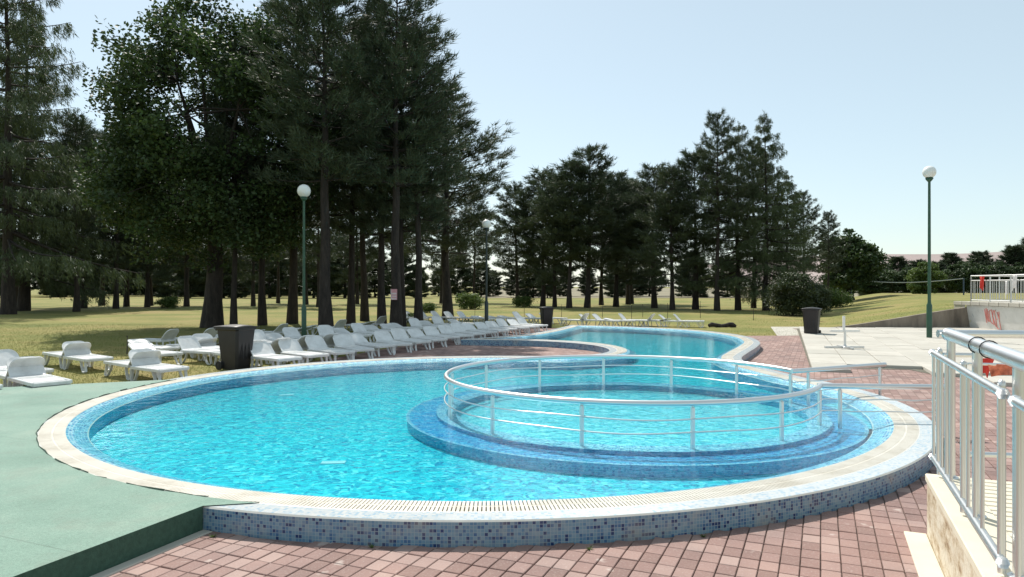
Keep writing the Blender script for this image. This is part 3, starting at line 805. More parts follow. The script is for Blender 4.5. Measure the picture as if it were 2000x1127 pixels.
# ------------------------------------------------------------------ wheeled bins
def wheelie(x, y, z, rz, label, s=1.0, lid=True):
    r = empty('wheeled_bin', (x, y, z), rz, label, 'bin', 'dark wheeled bins around the pool')
    r.scale = (s, s, s)
    prof = [(.0, .21, .25), (.12, .22, .27), (.9, .275, .345), (.93, .30, .37), (.98, .30, .37)]
    mb = MB(); rings = []
    for zz, hx, hy in prof:
        c = .05
        rings.append([(-hx + c, -hy, zz), (hx - c, -hy, zz), (hx, -hy + c, zz), (hx, hy - c, zz), (hx - c, hy, zz), (-hx + c, hy, zz), (-hx, hy - c, zz), (-hx, -hy + c, zz)])
    vs = [p for rg in rings for p in rg]; fs = [tuple(range(8))[::-1]]
    for i in range(len(rings) - 1):
        for k in range(8): l = (k + 1) % 8; fs.append((i * 8 + k, i * 8 + l, i * 8 + 8 + l, i * 8 + 8 + k))
    mb.add(vs, fs)
    for k in (-.1, 0, .1): mb.box((k, -.315, .55), (.012, .02, .6), Matrix.Rotation(-.09, 3, 'X'))
    mb.build('body', M['bin'], r)
    mb = MB(); nx = 8; vs = []; fs = []
    for j, y_ in enumerate((-.40, -.2, 0, .2, .40)):
        for i in range(nx + 1):
            u = i / nx * 2 - 1; vs.append((u * .32, y_, .985 + .05 * (1 - u * u) * (1 - (y_ / .5) ** 2)))
    for j in range(4):
        for i in range(nx): a = j * (nx + 1) + i; fs.append((a, a + 1, a + nx + 2, a + nx + 1))
    mb.add(vs, fs); o = mb.build('lid', M['bin'], r, True); sm = o.modifiers.new('t', 'SOLIDIFY'); sm.thickness = .02
    mb = MB(); mb.tube([(-.24, .37, .90), (-.24, .45, .96), (.24, .45, .96), (.24, .37, .90)], .016, 6); mb.build('handle', M['bin'], r)
    for sx in (-.25, .25):
        mb = MB(); mb.tube([(sx - .03, .26, .1), (sx + .03, .26, .1)], .1, 14); wh = mb.build('wheel', M['tyre'], r)
        mb = MB(); mb.tube([(sx - .034, .26, .1), (sx + .034, .26, .1)], .045, 10); mb.build('hub', M['bin'], wh)
wheelie(-6.35, 16.35, GZ, R_(62), 'black wheeled bin with shiny lid on the grass behind the round pool')
wheelie(1.6, 32.9, GZ, R_(10), 'black wheeled bin at the far end of the lounger rows', .95)
wheelie(11.6, 27.5, GZ, R_(-30), 'black wheeled bin by the concrete path and slab plaza', 1.07)

# umbrella stand with cross arms
us = empty('parasol_stand', (9.75, 20.8, PZ + .075), 0, 'white cross shaped parasol stand on the pale slabs', 'stand')
mb = MB(); mb.tube([(0, 0, .03), (0, 0, .52)], .035, 10); mb.build('lower_post', M['white_paint'], us, True)
mb = MB(); mb.box((-.03, 0, .72), (.07, .03, .44)); mb.build('upper_post', M['white_paint'], us)
mb = MB(); mb.box((0, 0, .50), (.86, .05, .05)); mb.build('cross_arm', M['white_paint'], us)
mb = MB(); mb.box((-.02, 0, .03), (1.15, .07, .05)); mb.build('foot', M['alu'], us)
mb = MB(); mb.box((0, -.02, .028), (.07, .95, .05)); mb.build('foot', M['alu'], us)
mb = MB(); mb.lathe([(.10, 0), (.10, .03), (.05, .06), (.04, .10)], n=14); mb.build('base_collar', M['alu'], us)

# ------------------------------------------------------------------ sun loungers
def make_lounger():
    r = empty('sun_lounger')
    W = .66
    mb = MB()
    for s in (-1, 1): mb.bevbox((.32, s * W / 2, .335), (1.34, .055, .07), .012)
    mb.bevbox((.975, 0, .325), (.06, W, .07), .015); mb.bevbox((-.33, 0, .325), (.05, W, .06), .01)
    mb.build('side_frame', M['resin'], r)
    sm = MB(); sm.bevbox((0, 0, 0), (.135, W - .05, .022), .006); sme = sm.mesh('slat'); sme.materials.append(M['resin'])
    for k in range(8):
        x = -.24 + k * .157
        o = link(bpy.data.objects.new('slat', sme), r); o.location = (x, 0, .357 + .012 * math.sin(k * .8) - (.02 if k == 7 else 0)); o.rotation_euler = (0, -.05 if k < 4 else .06, 0)
    # backrest: rounded panel, origin at the hinge
    bk = MB(); n = 14; L = .50; th = .028; pts = []
    hw = W / 2
    pts = [(0, -hw), (L * .58, -hw * .97)] + [(L * .58 + L * .42 * math.sin(t), -hw * (.42 + .55 * math.cos(t))) for t in np.linspace(.15, math.pi / 2, n)]
    pts = pts + [(a, -b) for a, b in pts[::-1]]
    def curve(a, b): return .018 * (b / hw) ** 2 * (a / L)
    top = [(-a, b, th + curve(a, b)) for a, b in pts]; bot = [(-a, b, curve(a, b)) for a, b in pts]; m = len(pts)
    inner = [(-(L * .08 + a * .84), b * .8, th * .55 + curve(a, b) * .5) for a, b in pts]
    vs = top + bot + inner
    fs = [tuple(range(2 * m, 3 * m))]
    for i in range(m):
        j = (i + 1) % m; fs += [(i, m + i, m + j, j), (i, j, 2 * m + j, 2 * m + i)]
    fs.append(tuple(range(m, 2 * m))[::-1])
    bk.add(vs, fs)
    b = bk.build('backrest', M['resin'], r); b.location = (-.31, 0, .35); b.rotation_euler = (0, R_(48), 0)
    for x, sl in ((.80, .10), (-.22, -.10)):
        for s in (-1, 1):
            lg = MB()
            path = [(x - .17, 0, .33), (x - .13 + sl * .4, 0, .16), (x - .09 + sl, 0, .03), (x - .06 + sl, 0, .012), (x + .05 + sl, 0, .012), (x + .08 + sl, 0, .03), (x + .10 + sl * .4, 0, .16), (x + .13, 0, .33)]
            lg.band(path, .06, .026)
            o = lg.build('leg', M['resin'], r); o.location = (0, s * (W / 2 - .02), 0); o.rotation_euler = (s * .06, 0, 0)
    return r
LP = make_lounger(); LP_used = [False]
def lounger(x, y, deg, label, group, back=42, z=GZ):
    o = copy_tree(LP) if LP_used[0] else LP
    LP_used[0] = True
    o.location = (x, y, z); o.rotation_euler = (rnd.uniform(-.015, .015), rnd.uniform(-.015, .015), R_(deg))
    k_ = .86 if y < 20 else .84
    o.scale = (k_, k_, k_)
    tag(o, label, 'sun lounger', group)
    for c in o.children:
        if c.name.split('.')[0] == 'backrest': c.rotation_euler = (0, R_(back), 0)
    return o
ORD = 'first second third fourth fifth sixth seventh eighth ninth tenth eleventh twelfth thirteenth fourteenth fifteenth sixteenth seventeenth eighteenth'.split()
NG = 'loungers at the left by the carpet'
def pair(x, y, deg, la, lb, back=50):
    dx, dy = math.cos(R_(deg)), math.sin(R_(deg))
    lounger(x + dx * .42, y + dy * .42, deg, la, NG, back - 4 + rnd.uniform(-6, 6))
    lounger(x - dx * .42 + .05, y - dy * .42, deg + 180, lb, NG, back - 4 + rnd.uniform(-6, 6))
pair(-7.55, 14.55, -38, 'white lounger nearest the pool rim left of the black bin, foot to the right', 'white lounger left of the black bin, grey back of its backrest towards us')
pair(-8.75, 12.75, -38, 'white lounger nearest the green carpet, in full sun, foot to the right', 'white lounger nearest the green carpet showing the shaded back of its backrest')
pair(-10.2, 16.6, -38, 'small looking shaded lounger behind the sunny pair at the left, foot right', 'small looking shaded lounger behind the sunny pair at the left, foot left')
lounger(-9.2, 11.75, -30, 'white lounger cut by the left picture edge, only its foot end showing', NG, 45)
lounger(-9.75, 13.9, -30, 'white lounger at the left edge behind the one nearest the carpet', NG, 50)
lounger(-8.9, 17.5, -32, 'shaded lounger left of the black bin with its long back half lowered', NG, 24)
lounger(-7.9, 17.9, -30, 'shaded lounger just left of the black bin, backrest upright', NG, 50)
lounger(-8.6, 19.3, 150, 'shaded lounger behind the half lowered one left of the bin', NG, 30)
lounger(-9.7, 19.0, -30, 'shaded lounger farthest from the bin in the left shaded cluster', NG, 20)
rd = Vector((.406, .914)); fd = Vector((.914, -.406))
G1 = 'front row of loungers along the brick paving'
n1 = 17
for k in range(n1):
    p = Vector((-5.55, 16.3)) + rd * (k * .955)
    lab = ('sunlit white lounger at the near end of the front row, right of the bin' if k == 0 else 'sunlit white lounger second from the near end of the front row' if k == 1 else 'white lounger, %s from the near end of the front row along the bricks' % ORD[k])
    if k < 2: lounger(p.x, p.y, -42, lab, G1, 44)
    else: lounger(p.x + rnd.uniform(-.06, .06), p.y, -46 + rnd.uniform(-7, 7), lab, G1, rnd.choice([34, 40, 46]))
    if k < 4: lounger(p.x - .85, p.y + .62, 140, ['lounger at the near end of the front row facing away, grey backrest beside the bin', 'second lounger facing away behind the near end of the front row', 'third lounger facing away behind the near end of the front row', 'fourth lounger facing away behind the near end of the front row'][k], G1, 50)
G2 = 'second row of loungers in the tree shade'
for k in range(15):
    p = Vector((-8.1, 18.9)) + rd * (k * .98 + rnd.uniform(-.12, .12)) + fd * rnd.uniform(-.25, .25)
    lounger(p.x, p.y, -44 + rnd.uniform(-10, 10), 'shaded white lounger, %s from the near end of the second row' % ORD[k], G2, rnd.choice([20, 44, 48]))
G3 = 'third row of loungers by the tree trunks'
for k in range(11):
    p = Vector((-10.3, 21.3)) + rd * (k * 1.05 + rnd.uniform(-.15, .15)) + fd * rnd.uniform(-.4, .4)
    if (p - Vector((-7.6, 29.3))).length < .8: continue
    lounger(p.x, p.y, 156 + rnd.uniform(-8, 8), 'white lounger, %s from the near end of the third row by the trunks' % ORD[k], G3, rnd.choice([18, 44, 50]))
G4 = 'loungers behind the dark lamp post'
for k in range(11):
    lounger(-5.2 + k * .72, 37.6 - .1 * k + rnd.uniform(-.5, .5), -40 + rnd.uniform(-12, 12), 'lounger %s from the left in the loose far row by the dark lamp' % ORD[k], G4, rnd.choice([8, 30, 45]))
G5 = 'loungers behind the far end of the pool'
for k in range(9):
    lounger(3.2 + k * .62, 34.6 - .12 * k + rnd.uniform(-.25, .25), rnd.choice([-30, 150, -25]) + rnd.uniform(-8, 8), 'white lounger %s from the left behind the far end of the pool' % ORD[k], G5, rnd.choice([10, 40, 48]))

# ------------------------------------------------------------------ trees
def rand_unit(n):
    v = rng.normal(size=(n, 3)); return v / np.linalg.norm(v, axis=1, keepdims=True)
def needles(P, A, K, length, width, spread):
    """K narrow triangles around every tuft point P with axis A"""
    n = len(P); P = np.repeat(P, K, 0); A = np.repeat(A, K, 0)
    D = A + rand_unit(n * K) * spread; D /= np.linalg.norm(D, axis=1, keepdims=True)
    S = np.cross(D, rand_unit(n * K)); S /= np.linalg.norm(S, axis=1, keepdims=True) + 1e-9
    L = length * rng.uniform(.6, 1.25, (n * K, 1)); Wd = width * rng.uniform(.7, 1.3, (n * K, 1))
    B = P + rng.normal(size=(n * K, 3)) * length * .18
    V = np.empty((n * K * 3, 3)); V[0::3] = B - S * Wd; V[1::3] = B + S * Wd; V[2::3] = B + D * L
    return V
def tris(V): return np.arange(len(V)).reshape(-1, 3)

def conifer(kind, seed, H, zb, Rm, nb, dens, K, nl, nw, top_pow=.75, detail=True):
    """returns trunk mesh (with boughs) and crown mesh"""
    global rng
    rng = np.random.default_rng(seed); r = random.Random(seed)
    mb = MB(); wob = [(0, 0)]
    npt = 9; px = py = 0.0; path = []; rad = []
    for i in range(npt):
        t = i / (npt - 1); path.append((px, py, t * H * .985)); rad.append(max(.02, (.0132 * H) * (1 - t) ** .9 * (1.0 if i else 1.35)))
        px += r.uniform(-.07, .07); py += r.uniform(-.07, .07)
    mb.tube(path, rad, 9 if detail else 6)
    TP = np.array(path)
    def trunk_at(z): i = np.interp(z, TP[:, 2], np.arange(npt)); k = int(min(i, npt - 2)); f = i - k; return TP[k] * (1 - f) + TP[k + 1] * f
    tp = []; ta = []
    gap_az = r.uniform(0, 6.28)
    for b in range(nb):
        t = ((b // 6 + r.random() * .42) / (nb / 6)) if kind == 'pine' else ((b // 7 + r.random() * .6) / (nb / 7)); t = min(.995, t) ** .9
        z = zb + (H - zb) * t
        prof = (1 - t) ** top_pow * (.55 + .45 * min(1, t * 3.5)) if kind == 'pine' else (1 - t) ** .85
        L = Rm * prof * r.uniform(.55, 1.15) + .25
        if kind == 'pine' and r.random() < .12: L *= 1.3
        az = b * 2.39996 + r.uniform(-.5, .5)
        dx, dy = math.cos(az), math.sin(az)
        if kind == 'pine': el = -.15 + .75 * t + r.uniform(-.15, .2); curl = .22
        else: el = .10 - .55 * (1 - t) + .35 * t + r.uniform(-.1, .1); curl = .16
        base = trunk_at(z); seg = 5; bp = []
        for k in range(seg + 1):
            s = k / seg
            bp.append((base[0] + dx * L * s, base[1] + dy * L * s, base[2] + L * (math.tan(el) * s + curl * s * s * (1 if kind == 'pine' else 1.2))))
        if detail or b % 2 == 0: mb.tube(bp, [max(.008, .012 + .014 * L * (1 - k / seg)) for k in range(seg + 1)], 4, cap=False)
        BP = np.array(bp); nt_ = max(3, int(L * dens))
        s = rng.uniform(.12, 1.0, nt_) ** (.6 if kind == 'pine' else .8)
        idx = s * seg; k0 = np.minimum(idx.astype(int), seg - 1); f = (idx - k0)[:, None]
        C = BP[k0] * (1 - f) + BP[k0 + 1] * f
        lat = np.array([-dy, dx, 0.0]); fan = (.10 + .32 * (1 - np.abs(s - .55))) * L * .62
        off = rng.uniform(-1, 1, nt_) * fan
        C = C + lat * off[:, None] + np.array([dx, dy, 0]) * (np.abs(off) * .35)[:, None]
        if kind == 'pine':
            C[:, 2] += rng.normal(0, .12, nt_) + np.abs(off) * .12
            A = np.stack([np.full(nt_, dx) * .7 + lat[0] * np.sign(off) * .35, np.full(nt_, dy) * .7 + lat[1] * np.sign(off) * .35, np.full(nt_, .65)], 1)
            tp.append(C); ta.append(A)
        else:
            # hanging strands below the bough
            C[:, 2] -= np.abs(off) * .25
            hang = rng.uniform(.15, 1.0, nt_) * (.25 + .30 * L ** .5)
            for q_ in range(4):
                Cq = C.copy(); Cq[:, 2] -= hang * q_ / 3.0; Cq[:, :2] += rng.normal(0, .05, (nt_, 2))
                A = np.stack([np.full(nt_, dx) * .35, np.full(nt_, dy) * .35, np.full(nt_, -.8)], 1)
                tp.append(Cq); ta.append(A)
    P = np.concatenate(tp); A = np.concatenate(ta)
    V = needles(P, A, K, nl, nw, .75 if kind == 'pine' else .55)
    lead = needles(np.stack([np.full(14, TP[-1][0]), np.full(14, TP[-1][1]), np.linspace(H - 1.0, H, 14)], 1), np.tile([0, 0, 1.0], (14, 1)), K, nl, nw, .8)
    V = np.concatenate([V, lead])
    tm = mb.mesh('trunk', True); tm.materials.append(M['bark'])
    return tm, np_mesh('crown', V, tris(V), M[kind])

def broadleaf(seed, H, zc, rx, rz, nclump, nleaf, leaf, mat, trunk_r=.3, zfork=2.2):
    global rng
    rng = np.random.default_rng(seed); r = random.Random(seed)
    mb = MB(); mb.tube([(0, 0, 0), (.05, .02, zfork * .5), (.12, 0, zfork), (.1, .1, zc)], [trunk_r * 1.35, trunk_r, trunk_r * .9, trunk_r * .45], 10)
    C = []
    while len(C) < nclump:
        p = rand_unit(1)[0] * (rng.uniform(.35, 1.0) ** .45)
        w = .80 + .2 * math.sin(3.1 * p[0] + 1.3) * math.cos(2.7 * p[1]) + .12 * math.sin(6 * p[2] + 2 * p[0])
        zz = p[2] * rz * (1.0 if p[2] > 0 else .85)
        shrink = 1.0 - .35 * max(0, p[2]) ** 2
        C.append((p[0] * rx * w * shrink, p[1] * rx * w * shrink, zc + zz * (.9 + .1 * w)))
    C = np.array(C)
    limbs = []
    for k in range(9):
        a = k * 2.4; e_ = r.uniform(.2, 1.2); tip = (rx * .55 * math.cos(a) * math.cos(e_), rx * .55 * math.sin(a) * math.cos(e_), zc + rz * .5 * math.sin(e_) - .5)
        st = (.1, 0, zfork + r.uniform(0, (zc - zfork) * .6)); mid = tuple((s_ + t_) / 2 + (0, 0, .4)[i] for i, (s_, t_) in enumerate(zip(st, tip)))
        mb.tube([st, mid, tip], [trunk_r * .42, trunk_r * .28, trunk_r * .12], 6, cap=False); limbs.append(mid); limbs.append(tip)
    LB = np.array(limbs)
    for c in C[::2]:
        b = LB[np.argmin(np.linalg.norm(LB - c, axis=1))]; mb.tube([tuple(b), tuple((b + c) / 2 + np.array([0, 0, .15])), tuple(c)], [trunk_r * .12, trunk_r * .07, .012], 4, cap=False)
    n = nclump * nleaf
    P = np.repeat(C, nleaf, 0); sz = np.repeat(rng.uniform(.6, 1.25, nclump), nleaf)[:, None]
    P = P + np.clip(rng.normal(size=(n, 3)), -1.7, 1.7) * np.array([.46, .46, .26]) * sz * (rx / 5.0) ** .5
    N = rand_unit(n) * .8 + np.array([0, 0, .7]); N /= np.linalg.norm(N, axis=1, keepdims=True)
    T = np.cross(N, rand_unit(n)); T /= np.linalg.norm(T, axis=1, keepdims=True) + 1e-9; B = np.cross(N, T)
    s = leaf * rng.uniform(.65, 1.3, (n, 1))
    V = np.empty((n * 4, 3)); V[0::4] = P - T * s; V[1::4] = P - B * s * .62; V[2::4] = P + T * s; V[3::4] = P + B * s * .62
    i4 = np.arange(n) * 4; F = np.concatenate([np.stack([i4, i4 + 1, i4 + 2], 1), np.stack([i4, i4 + 2, i4 + 3], 1)])
    tm = mb.mesh('trunk', True); tm.materials.append(M['bark'])
    return tm, np_mesh('crown', V, F, M[mat])

H0 = 15.0
PINES = [conifer('pine', 11, H0, 4.6, 3.4, 102, 13, 13, .32, .017), conifer('pine', 12, H0, 5.4, 3.0, 96, 13, 13, .32, .017), conifer('pine', 13, H0, 4.0, 3.6, 108, 12, 13, .33, .017), conifer('pine', 14, H0, 6.0, 2.9, 90, 14, 13, .32, .017)]
SPRUCES = [conifer('spruce', 21, 20.0, 3.4, 5.2, 105, 11, 5, .27, .017), conifer('spruce', 22, 20.0, 2.2, 4.6, 120, 12, 5, .27, .018)]
MIDP = [conifer('pine', 31, H0, 3.6, 3.4, 108, 12, 9, .42, .026, .65, detail=False), conifer('pine', 32, H0, 4.8, 3.1, 102, 12, 9, .42, .026, .6, detail=False), conifer('pine', 33, H0, 2.8, 3.6, 108, 12, 9, .42, .026, .7, detail=False), conifer('pine', 34, H0, 5.4, 2.9, 96, 13, 9, .42, .026, .5, detail=False)]
FARP = [conifer('pine', 41, H0, .8, 3.9, 102, 10, 8, .75, .07, .5, detail=False), conifer('pine', 42, H0, .4, 4.3, 108, 10, 8, .75, .07, .55, detail=False)]
LIME = broadleaf(51, 14, 8.2, 6.4, 6.5, 300, 300, .085, 'lime', .36, 2.4)
BROAD = broadleaf(52, 8, 4.6, 4.2, 3.6, 120, 110, .16, 'light_leaf', .2, 1.2)
BROAD2 = broadleaf(53, 8, 4.4, 4.0, 3.4, 120, 110, .16, 'lime', .2, 1.2)
BUSH = broadleaf(54, 2.6, 1.2, 1.6, 1.25, 90, 150, .055, 'shrub', .06, .2)
LOW = broadleaf(55, 1.2, .5, 1.1, .5, 40, 90, .06, 'light_leaf', .03, .1)
def tree(name, pr, x, y, sxy, sz, rz, label, cat='tree', group=None, z=GZ, lean=(0, 0)):
    r = empty(name, (x, y, z), rz, label, cat, group); r.scale = (sxy, sxy, sz); r.rotation_euler = (lean[0], lean[1], rz)
    obj('trunk', pr[0], r); obj('crown', pr[1], r)
    return r
def pine(k, x, y, H, w=1.0, label='', group=None, lean=(0, 0), set_=PINES):
    s = H / H0; return tree('pine_tree', set_[k % len(set_)], x, y, s * w, s, k * 2.1, label, 'tree', group, GZ, lean)
tree('broadleaf_tree', LIME, -13.9, 32.9, 1.12, 1.04, .6, 'big dark green broadleaf tree with thick forked trunk left of the pines')
# pines of the near grove, from left to right
GN = 'tall pines of the near grove'
near = [(-12.7, 32.4, 12.8, .85, 'pine trunk standing just right of the broad tree trunk'), (-12.3, 35.0, 14.7, .95, 'pine growing close behind the broad tree, its top poking above it'),
        (-11.3, 36.5, 17.6, 1.0, 'pine behind and left of the green lamp post'), (-7.7, 29.4, 15.6, 1.25, 'thickest pine trunk, right of the green lamp post'),
        (-8.2, 36.1, 15.4, .95, 'slightly crooked pine between the thick pine and the signed pine, nearer the lamp'), (-8.2, 39.5, 16.4, .95, 'farther straight pine seen left of the signed pine'),
        (-6.4, 34.9, 15.6, .95, 'slim pine directly left of the pine with the sign'), (-5.0, 30.6, 15.4, 1.15, 'tall pine with the red and white sign on its trunk'),
        (-5.2, 33.4, 14.6, .95, 'pine half hidden right behind the pine with the sign'), (-4.3, 32.6, 13.4, 1.05, 'straight pine right of the pine with the sign'),
        (-3.7, 41.0, 13.6, 1.55, 'rightmost pine of the near grove, leaning, with boughs open to the sky')]
for i, (x, y, H, w_, lab) in enumerate(near):
    pine(i, x, y, H, w_, lab, GN, (0, .05) if i == 10 else (rnd.uniform(-.02, .02), rnd.uniform(-.02, .02)))
tree('spruce_tree', SPRUCES[0], -34.6, 48.8, 1.42, 1.40, 0.3, 'huge drooping spruce cut by the left picture edge')
tree('spruce_tree', SPRUCES[1], -38.5, 56.0, 1.4, 1.25, 1.3, 'second drooping spruce behind the huge one at the left edge')
GL = 'pines of the left background wood'
for i, (x, y, H) in enumerate(sorted([(-33.0, 53.8, 14.5), (-37.8, 62.7, 16), (-41.1, 71.2, 17), (-34.2, 61.3, 15), (-36.7, 67.6, 16), (-35.9, 70.5, 16), (-33.9, 66.0, 15), (-33.1, 72.3, 15), (-31.3, 68.3, 16), (-25.5, 70, 14), (-22, 76, 14), (-18, 66, 13), (-17, 78, 14), (-11.5, 74, 14), (-8, 80, 13), (-46, 66, 17), (-27, 82, 14), (-4.5, 84, 13)], key=lambda t: t[0] / t[1])):
    pine(i, x, y, H, 1.05, 'slender pine, %s from the left in the background wood on the lawn' % ORD[i], GL, set_=MIDP)
GR = 'pines of the far row right of the near grove'
row = [(0.6, 71.2, 12.0), (3.0, 69.3, 13.0), (4.0, 66.6, 12.1), (5.1, 63.3, 12.6), (6.8, 64.3, 14.3), (9.2, 73.2, 13.4), (9.9, 67.6, 12.6), (12.3, 75.3, 13.0), (13.2, 78.5, 13.6), (12.7, 63.3, 12.4), (13.1, 58.0, 11.6), (15.4, 59.6, 12.9)]
for i, (x, y, H) in enumerate(row):
    pine(i, x, y, H, 1.38 + .14 * math.sin(i * 2.3), 'tallest spiky pine of the far row, left of its middle' if i == 4 else 'dark pine, %s from the left in the far row right of the grove' % ORD[i], GR, set_=MIDP)
GS = 'tall conifer group at the right'
pine(1, 16.2, 56.1, 15.4, 1.0, 'tall pine at the left of the right conifer group', GS)
tree('spruce_tree', SPRUCES[0], 18.3, 57.5, .80, .76, 1.1, 'greyish drooping spruce in the middle of the right conifer group', 'tree', GS)
tree('spruce_tree', SPRUCES[1], 20.2, 56.5, .86, .79, 2.4, 'pointed spruce with long right boughs in the right conifer group', 'tree', GS)
pine(2, 21.4, 62.9, 14.6, 1.0, 'pine half hidden behind the pointed spruce', GS)
tree('spruce_tree', SPRUCES[0], 23.3, 60.3, .72, .58, 3.0, 'lower spruce right of the pointed one', 'tree', GS)
pine(0, 26.5, 64.5, 10.4, 1.0, 'lower pine on the right slope of the conifer group', GS)
pine(1, 29.6, 66.5, 8.8, 1.0, 'last small pine at the right end of the conifer group', GS)
tree('bush', BUSH, 18.4, 46.6, 1.25, 1.12, 0, 'big dark rounded bush left of the right bin', 'bush', None)
tree('bush', BUSH, 20.3, 47.6, .8, .85, 1.5, 'smaller dark bush joined to the right of the big one', 'bush', None)
tree('broadleaf_tree', BROAD2, 35.5, 75, 1.05, 1.0, 0, 'rounded green broadleaf tree right of the conifers')
tree('broadleaf_tree', BROAD, 38.5, 80, .8, .95, 2.0, 'lighter green tree behind the rounded broadleaf tree')
tree('broadleaf_tree', BROAD, 50.0, 86, .62, .62, 1.0, 'light yellow green young tree behind the net')
r0 = random.Random(3)
GF = 'dark trees on the far field edge at the right'
for i, (x, y, H) in enumerate([(52, 116, 5.6), (57, 112, 6.6), (60, 120, 7.2), (64, 118, 8.5), (67, 112, 7.2), (70, 122, 8.0), (73, 118, 9.2), (76, 114, 7.2), (79, 120, 8.2), (82, 116, 9.0), (86, 118, 10), (91, 122, 11), (97, 118, 11)]):
    pine(i, x, y, H * (.78 if i < 8 else .92), 1.6, 'dark conifer, %s from the left in the far row behind the net' % ORD[i], GF, set_=FARP)
for i, x in enumerate(range(50, 100, 4)):
    tree('broadleaf_tree', BROAD2, x + r0.uniform(-1, 1), 106 + r0.uniform(-4, 4), .8, r0.uniform(.55, .8) + (.25 if x > 78 else 0), i, 'low dark green tree, %s from the left in the hedge beyond the net' % ORD[i], 'tree', 'hedge trees beyond the net')
tree('broadleaf_tree', BROAD, 84, 100, 1.0, 1.15, 1.0, 'bright green tree at the far right behind the terrace')
GB = 'far hedge trees behind the lawn'
r2 = random.Random(77)
for i in range(72):
    x = -122 + (i % 48) * 3.4 + (1.7 if i > 47 else 0) + r2.uniform(-1.5, 1.5)
    pine(i, x, (128 if i < 48 else 152) + r2.uniform(-10, 14), r2.uniform(6.5, 11) if x < -16 else r2.uniform(4.5, 8), 1.7, 'low dark tree of the far belt beyond the lawn', GB, set_=FARP)
for i, (x, y, s) in enumerate([(-3.6, 60, 1.3), (1.0, 66, 1.0), (-6.2, 52, .7), (-30, 62, 1.0), (28, 62, 1.6), (-5.3, 37.6, .5)]):
    tree('low_shrub', LOW, x, y, s, s, i, ['bright green low shrub left of the dark lamp post', 'bright green low shrub right of the dark lamp post', 'bright low shrub between the right trunks of the near grove', 'low dark green shrub among the left background trunks', 'low green shrub at the foot of the right conifers', 'tiny shrub beside the signed pine trunk'][i], 'shrub', 'low shrubs on the lawn')

# sign on the pine trunk
sg = empty('trunk_sign', (-5.02, 30.2, 1.35), 0, 'small faded red and white notice fixed to a pine trunk', 'sign')
mb = MB(); mb.box((0, 0, 0), (.27, .02, .46)); bd = mb.build('board', M['sign_pink'], sg)
for k, z in enumerate((.05, -.02, -.09, -.16, -.20)):
    mb = MB(); mb.box((-.01, -.012, z), (.24, .006, .022 if k else .035)); mb.build('printed_line', M['sign_line'], bd)
mb = MB(); mb.box((-.125, -.012, -.0), (.018, .006, .42)); mb.build('printed_line', M['sign_line'], bd)

# volleyball net
vn = empty('volleyball_net', (35.8, 75, 0), 0, 'sagging net rope between two posts on the bank', 'net')
for dx, z0, h in ((0, -.1, 2.7), (11.9, .5, 2.1)):
    mb = MB(); mb.tube([(dx, 0, z0), (dx, 0, z0 + h)], .07, 8); mb.build('post', M['blue_pole'], vn)
mb = MB(); mb.tube([(11.9 * t, 0, 2.5 + .05 * t - 1.6 * t * (1 - t) * (1.2 - t * .4)) for t in np.linspace(0, 1, 15)], .045, 5); mb.build('net_tape', M['net'], vn)

# thin stakes on the lawn
for i, (x, y, h) in enumerate([(-9.7, 14.1, .45), (-10.9, 20.1, .5), (-2.3, 44, 1.1), (0.7, 41, .9), (3.0, 43, .8), (4.6, 42, .9), (5.6, 44, 1.0), (6.9, 41, .8), (8.1, 44, .8), (9.2, 42, .9), (11.4, 43, 1.0), (13.6, 40, .8)]):
    mb = MB(); mb.tube([(0, 0, 0), (.01, .01, h * .6), (.0, .02, h)], [.016, .014, .012], 6); mb.box((0, .015, h), (.05, .03, .02))
    o = mb.build('stake', M['stake']); o.location = (x, y, GZ)
    tag(o, ['thin dark stake at the grass edge behind the left loungers', 'thin dark stake in the tree shade by the left loungers'][i] if i < 2 else 'thin stake, %s from the left on the sunny lawn behind the pool' % ORD[i - 2], 'stake', 'thin stakes on the lawn')
mb = MB(); r3 = random.Random(9)
lg = []
for k in range(9): lg.append((k * .1, .03 * math.sin(k * 2.0), .05 + .03 * math.sin(k * 1.3)))
mb.tube(lg, [.05, .07, .06, .08, .07, .06, .07, .09, .04], 7)
o = mb.build('driftwood_log', M['bark']); o.location = (9.2, 33.2, GZ); o.scale = (1.6, 1.6, 1.6); tag(o, 'dark log lying at the end of the far loungers', 'log')

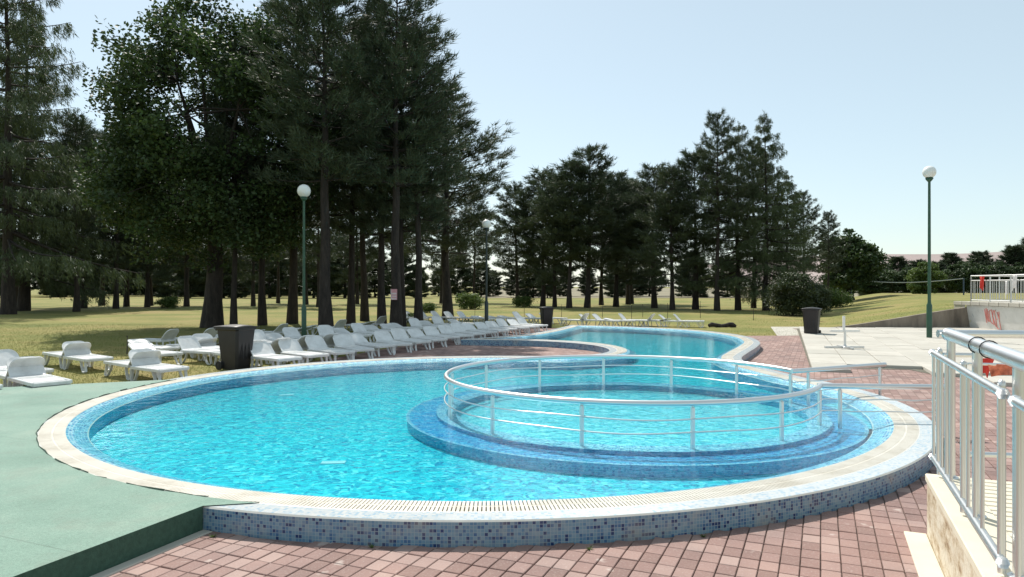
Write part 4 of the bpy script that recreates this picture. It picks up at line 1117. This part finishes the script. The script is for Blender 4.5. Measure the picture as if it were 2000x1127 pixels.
# small weeds in the joints by the pool wall
wr = np.random.default_rng(4)
for i, (x, y, lab) in enumerate([(-2.22, 5.28, 'tiny green weed in the corner of carpet platform and pool wall'), (.55, 5.02, 'tiny green weed in the shaded joint under the middle of the pool wall'), (1.42, 5.28, 'tiny green weed in the bricks right of the pool wall middle'), (-1.0, 5.06, 'tiny green weed at the wall foot left of the middle')]):
    n = 26; a = wr.random(n) * 6.283; L = wr.uniform(.015, .045, n); V = np.empty((n * 3, 3))
    V[0::3] = np.stack([-np.sin(a) * .005, np.cos(a) * .005, np.zeros(n)], 1); V[1::3] = -V[0::3]; V[2::3] = np.stack([np.cos(a) * L, np.sin(a) * L, wr.uniform(.008, .035, n)], 1)
    o = obj('weed', np_mesh('weed', V, np.arange(n * 3).reshape(-1, 3), M['light_leaf'])); o.location = (x, y, PZ + .006); tag(o, lab, 'weed', 'weeds in the paving joints')

# grass blades near the loungers
rng = np.random.default_rng(99)
N = 130000
Y = 9.8 + 26 * rng.random(N) ** 1.9; X = -12.5 * rng.random(N) * (Y / 14) - 1.5
k = np.zeros(N, bool)
pol = paving_outline
edge_x = np.interp(Y, [9.8, 12.7, 14.0, 16.2, 18.2, 21.2, 26.6, 32.2, 60], [-99, -6.4, -5.75, -5.65, -4.9, -4.0, -2.0, .5, 12])
k = (X < edge_x - .05) & ((X > -8.6) | (Y > 12.2 + (X + 8.6) * .3)) & ((X < -8.6) | (Y > 11.9 + (X + 8.6) * .75 + .5))
k &= np.hypot(X - PC.x, Y - PC.y) > PR + .03
N2 = 12000
X2 = 7.5 + 16 * rng.random(N2); Y2 = 27.5 + 14 * rng.random(N2) ** 1.6; k2 = (X2 < 12.5) | (Y2 > 31.8)
zz2 = np.array([bank_z(a, b) if b > 31.66 and a > 13.6 else GZ for a, b in zip(X2, Y2)])
X = np.concatenate([X[k], X2[k2]]); Yy = np.concatenate([Y[k], Y2[k2]]); Z = np.concatenate([np.full(k.sum(), GZ), zz2[k2]])
n = len(X); a = rng.random(n) * 6.283; h = rng.uniform(.02, .055, n); wd = np.full(n, .0055)
V = np.empty((n * 3, 3)); dx, dy = np.cos(a), np.sin(a); le = rng.normal(0, .03, (n, 2))
V[0::3] = np.stack([X - dx * wd, Yy - dy * wd, Z - .01], 1); V[1::3] = np.stack([X + dx * wd, Yy + dy * wd, Z - .01], 1); V[2::3] = np.stack([X + le[:, 0], Yy + le[:, 1], Z + h], 1)
o = obj('grass', np_mesh('grass', V, tris(V), M['blade'])); tag(o, 'short green and dry grass around the loungers', 'grass', None, 'stuff')
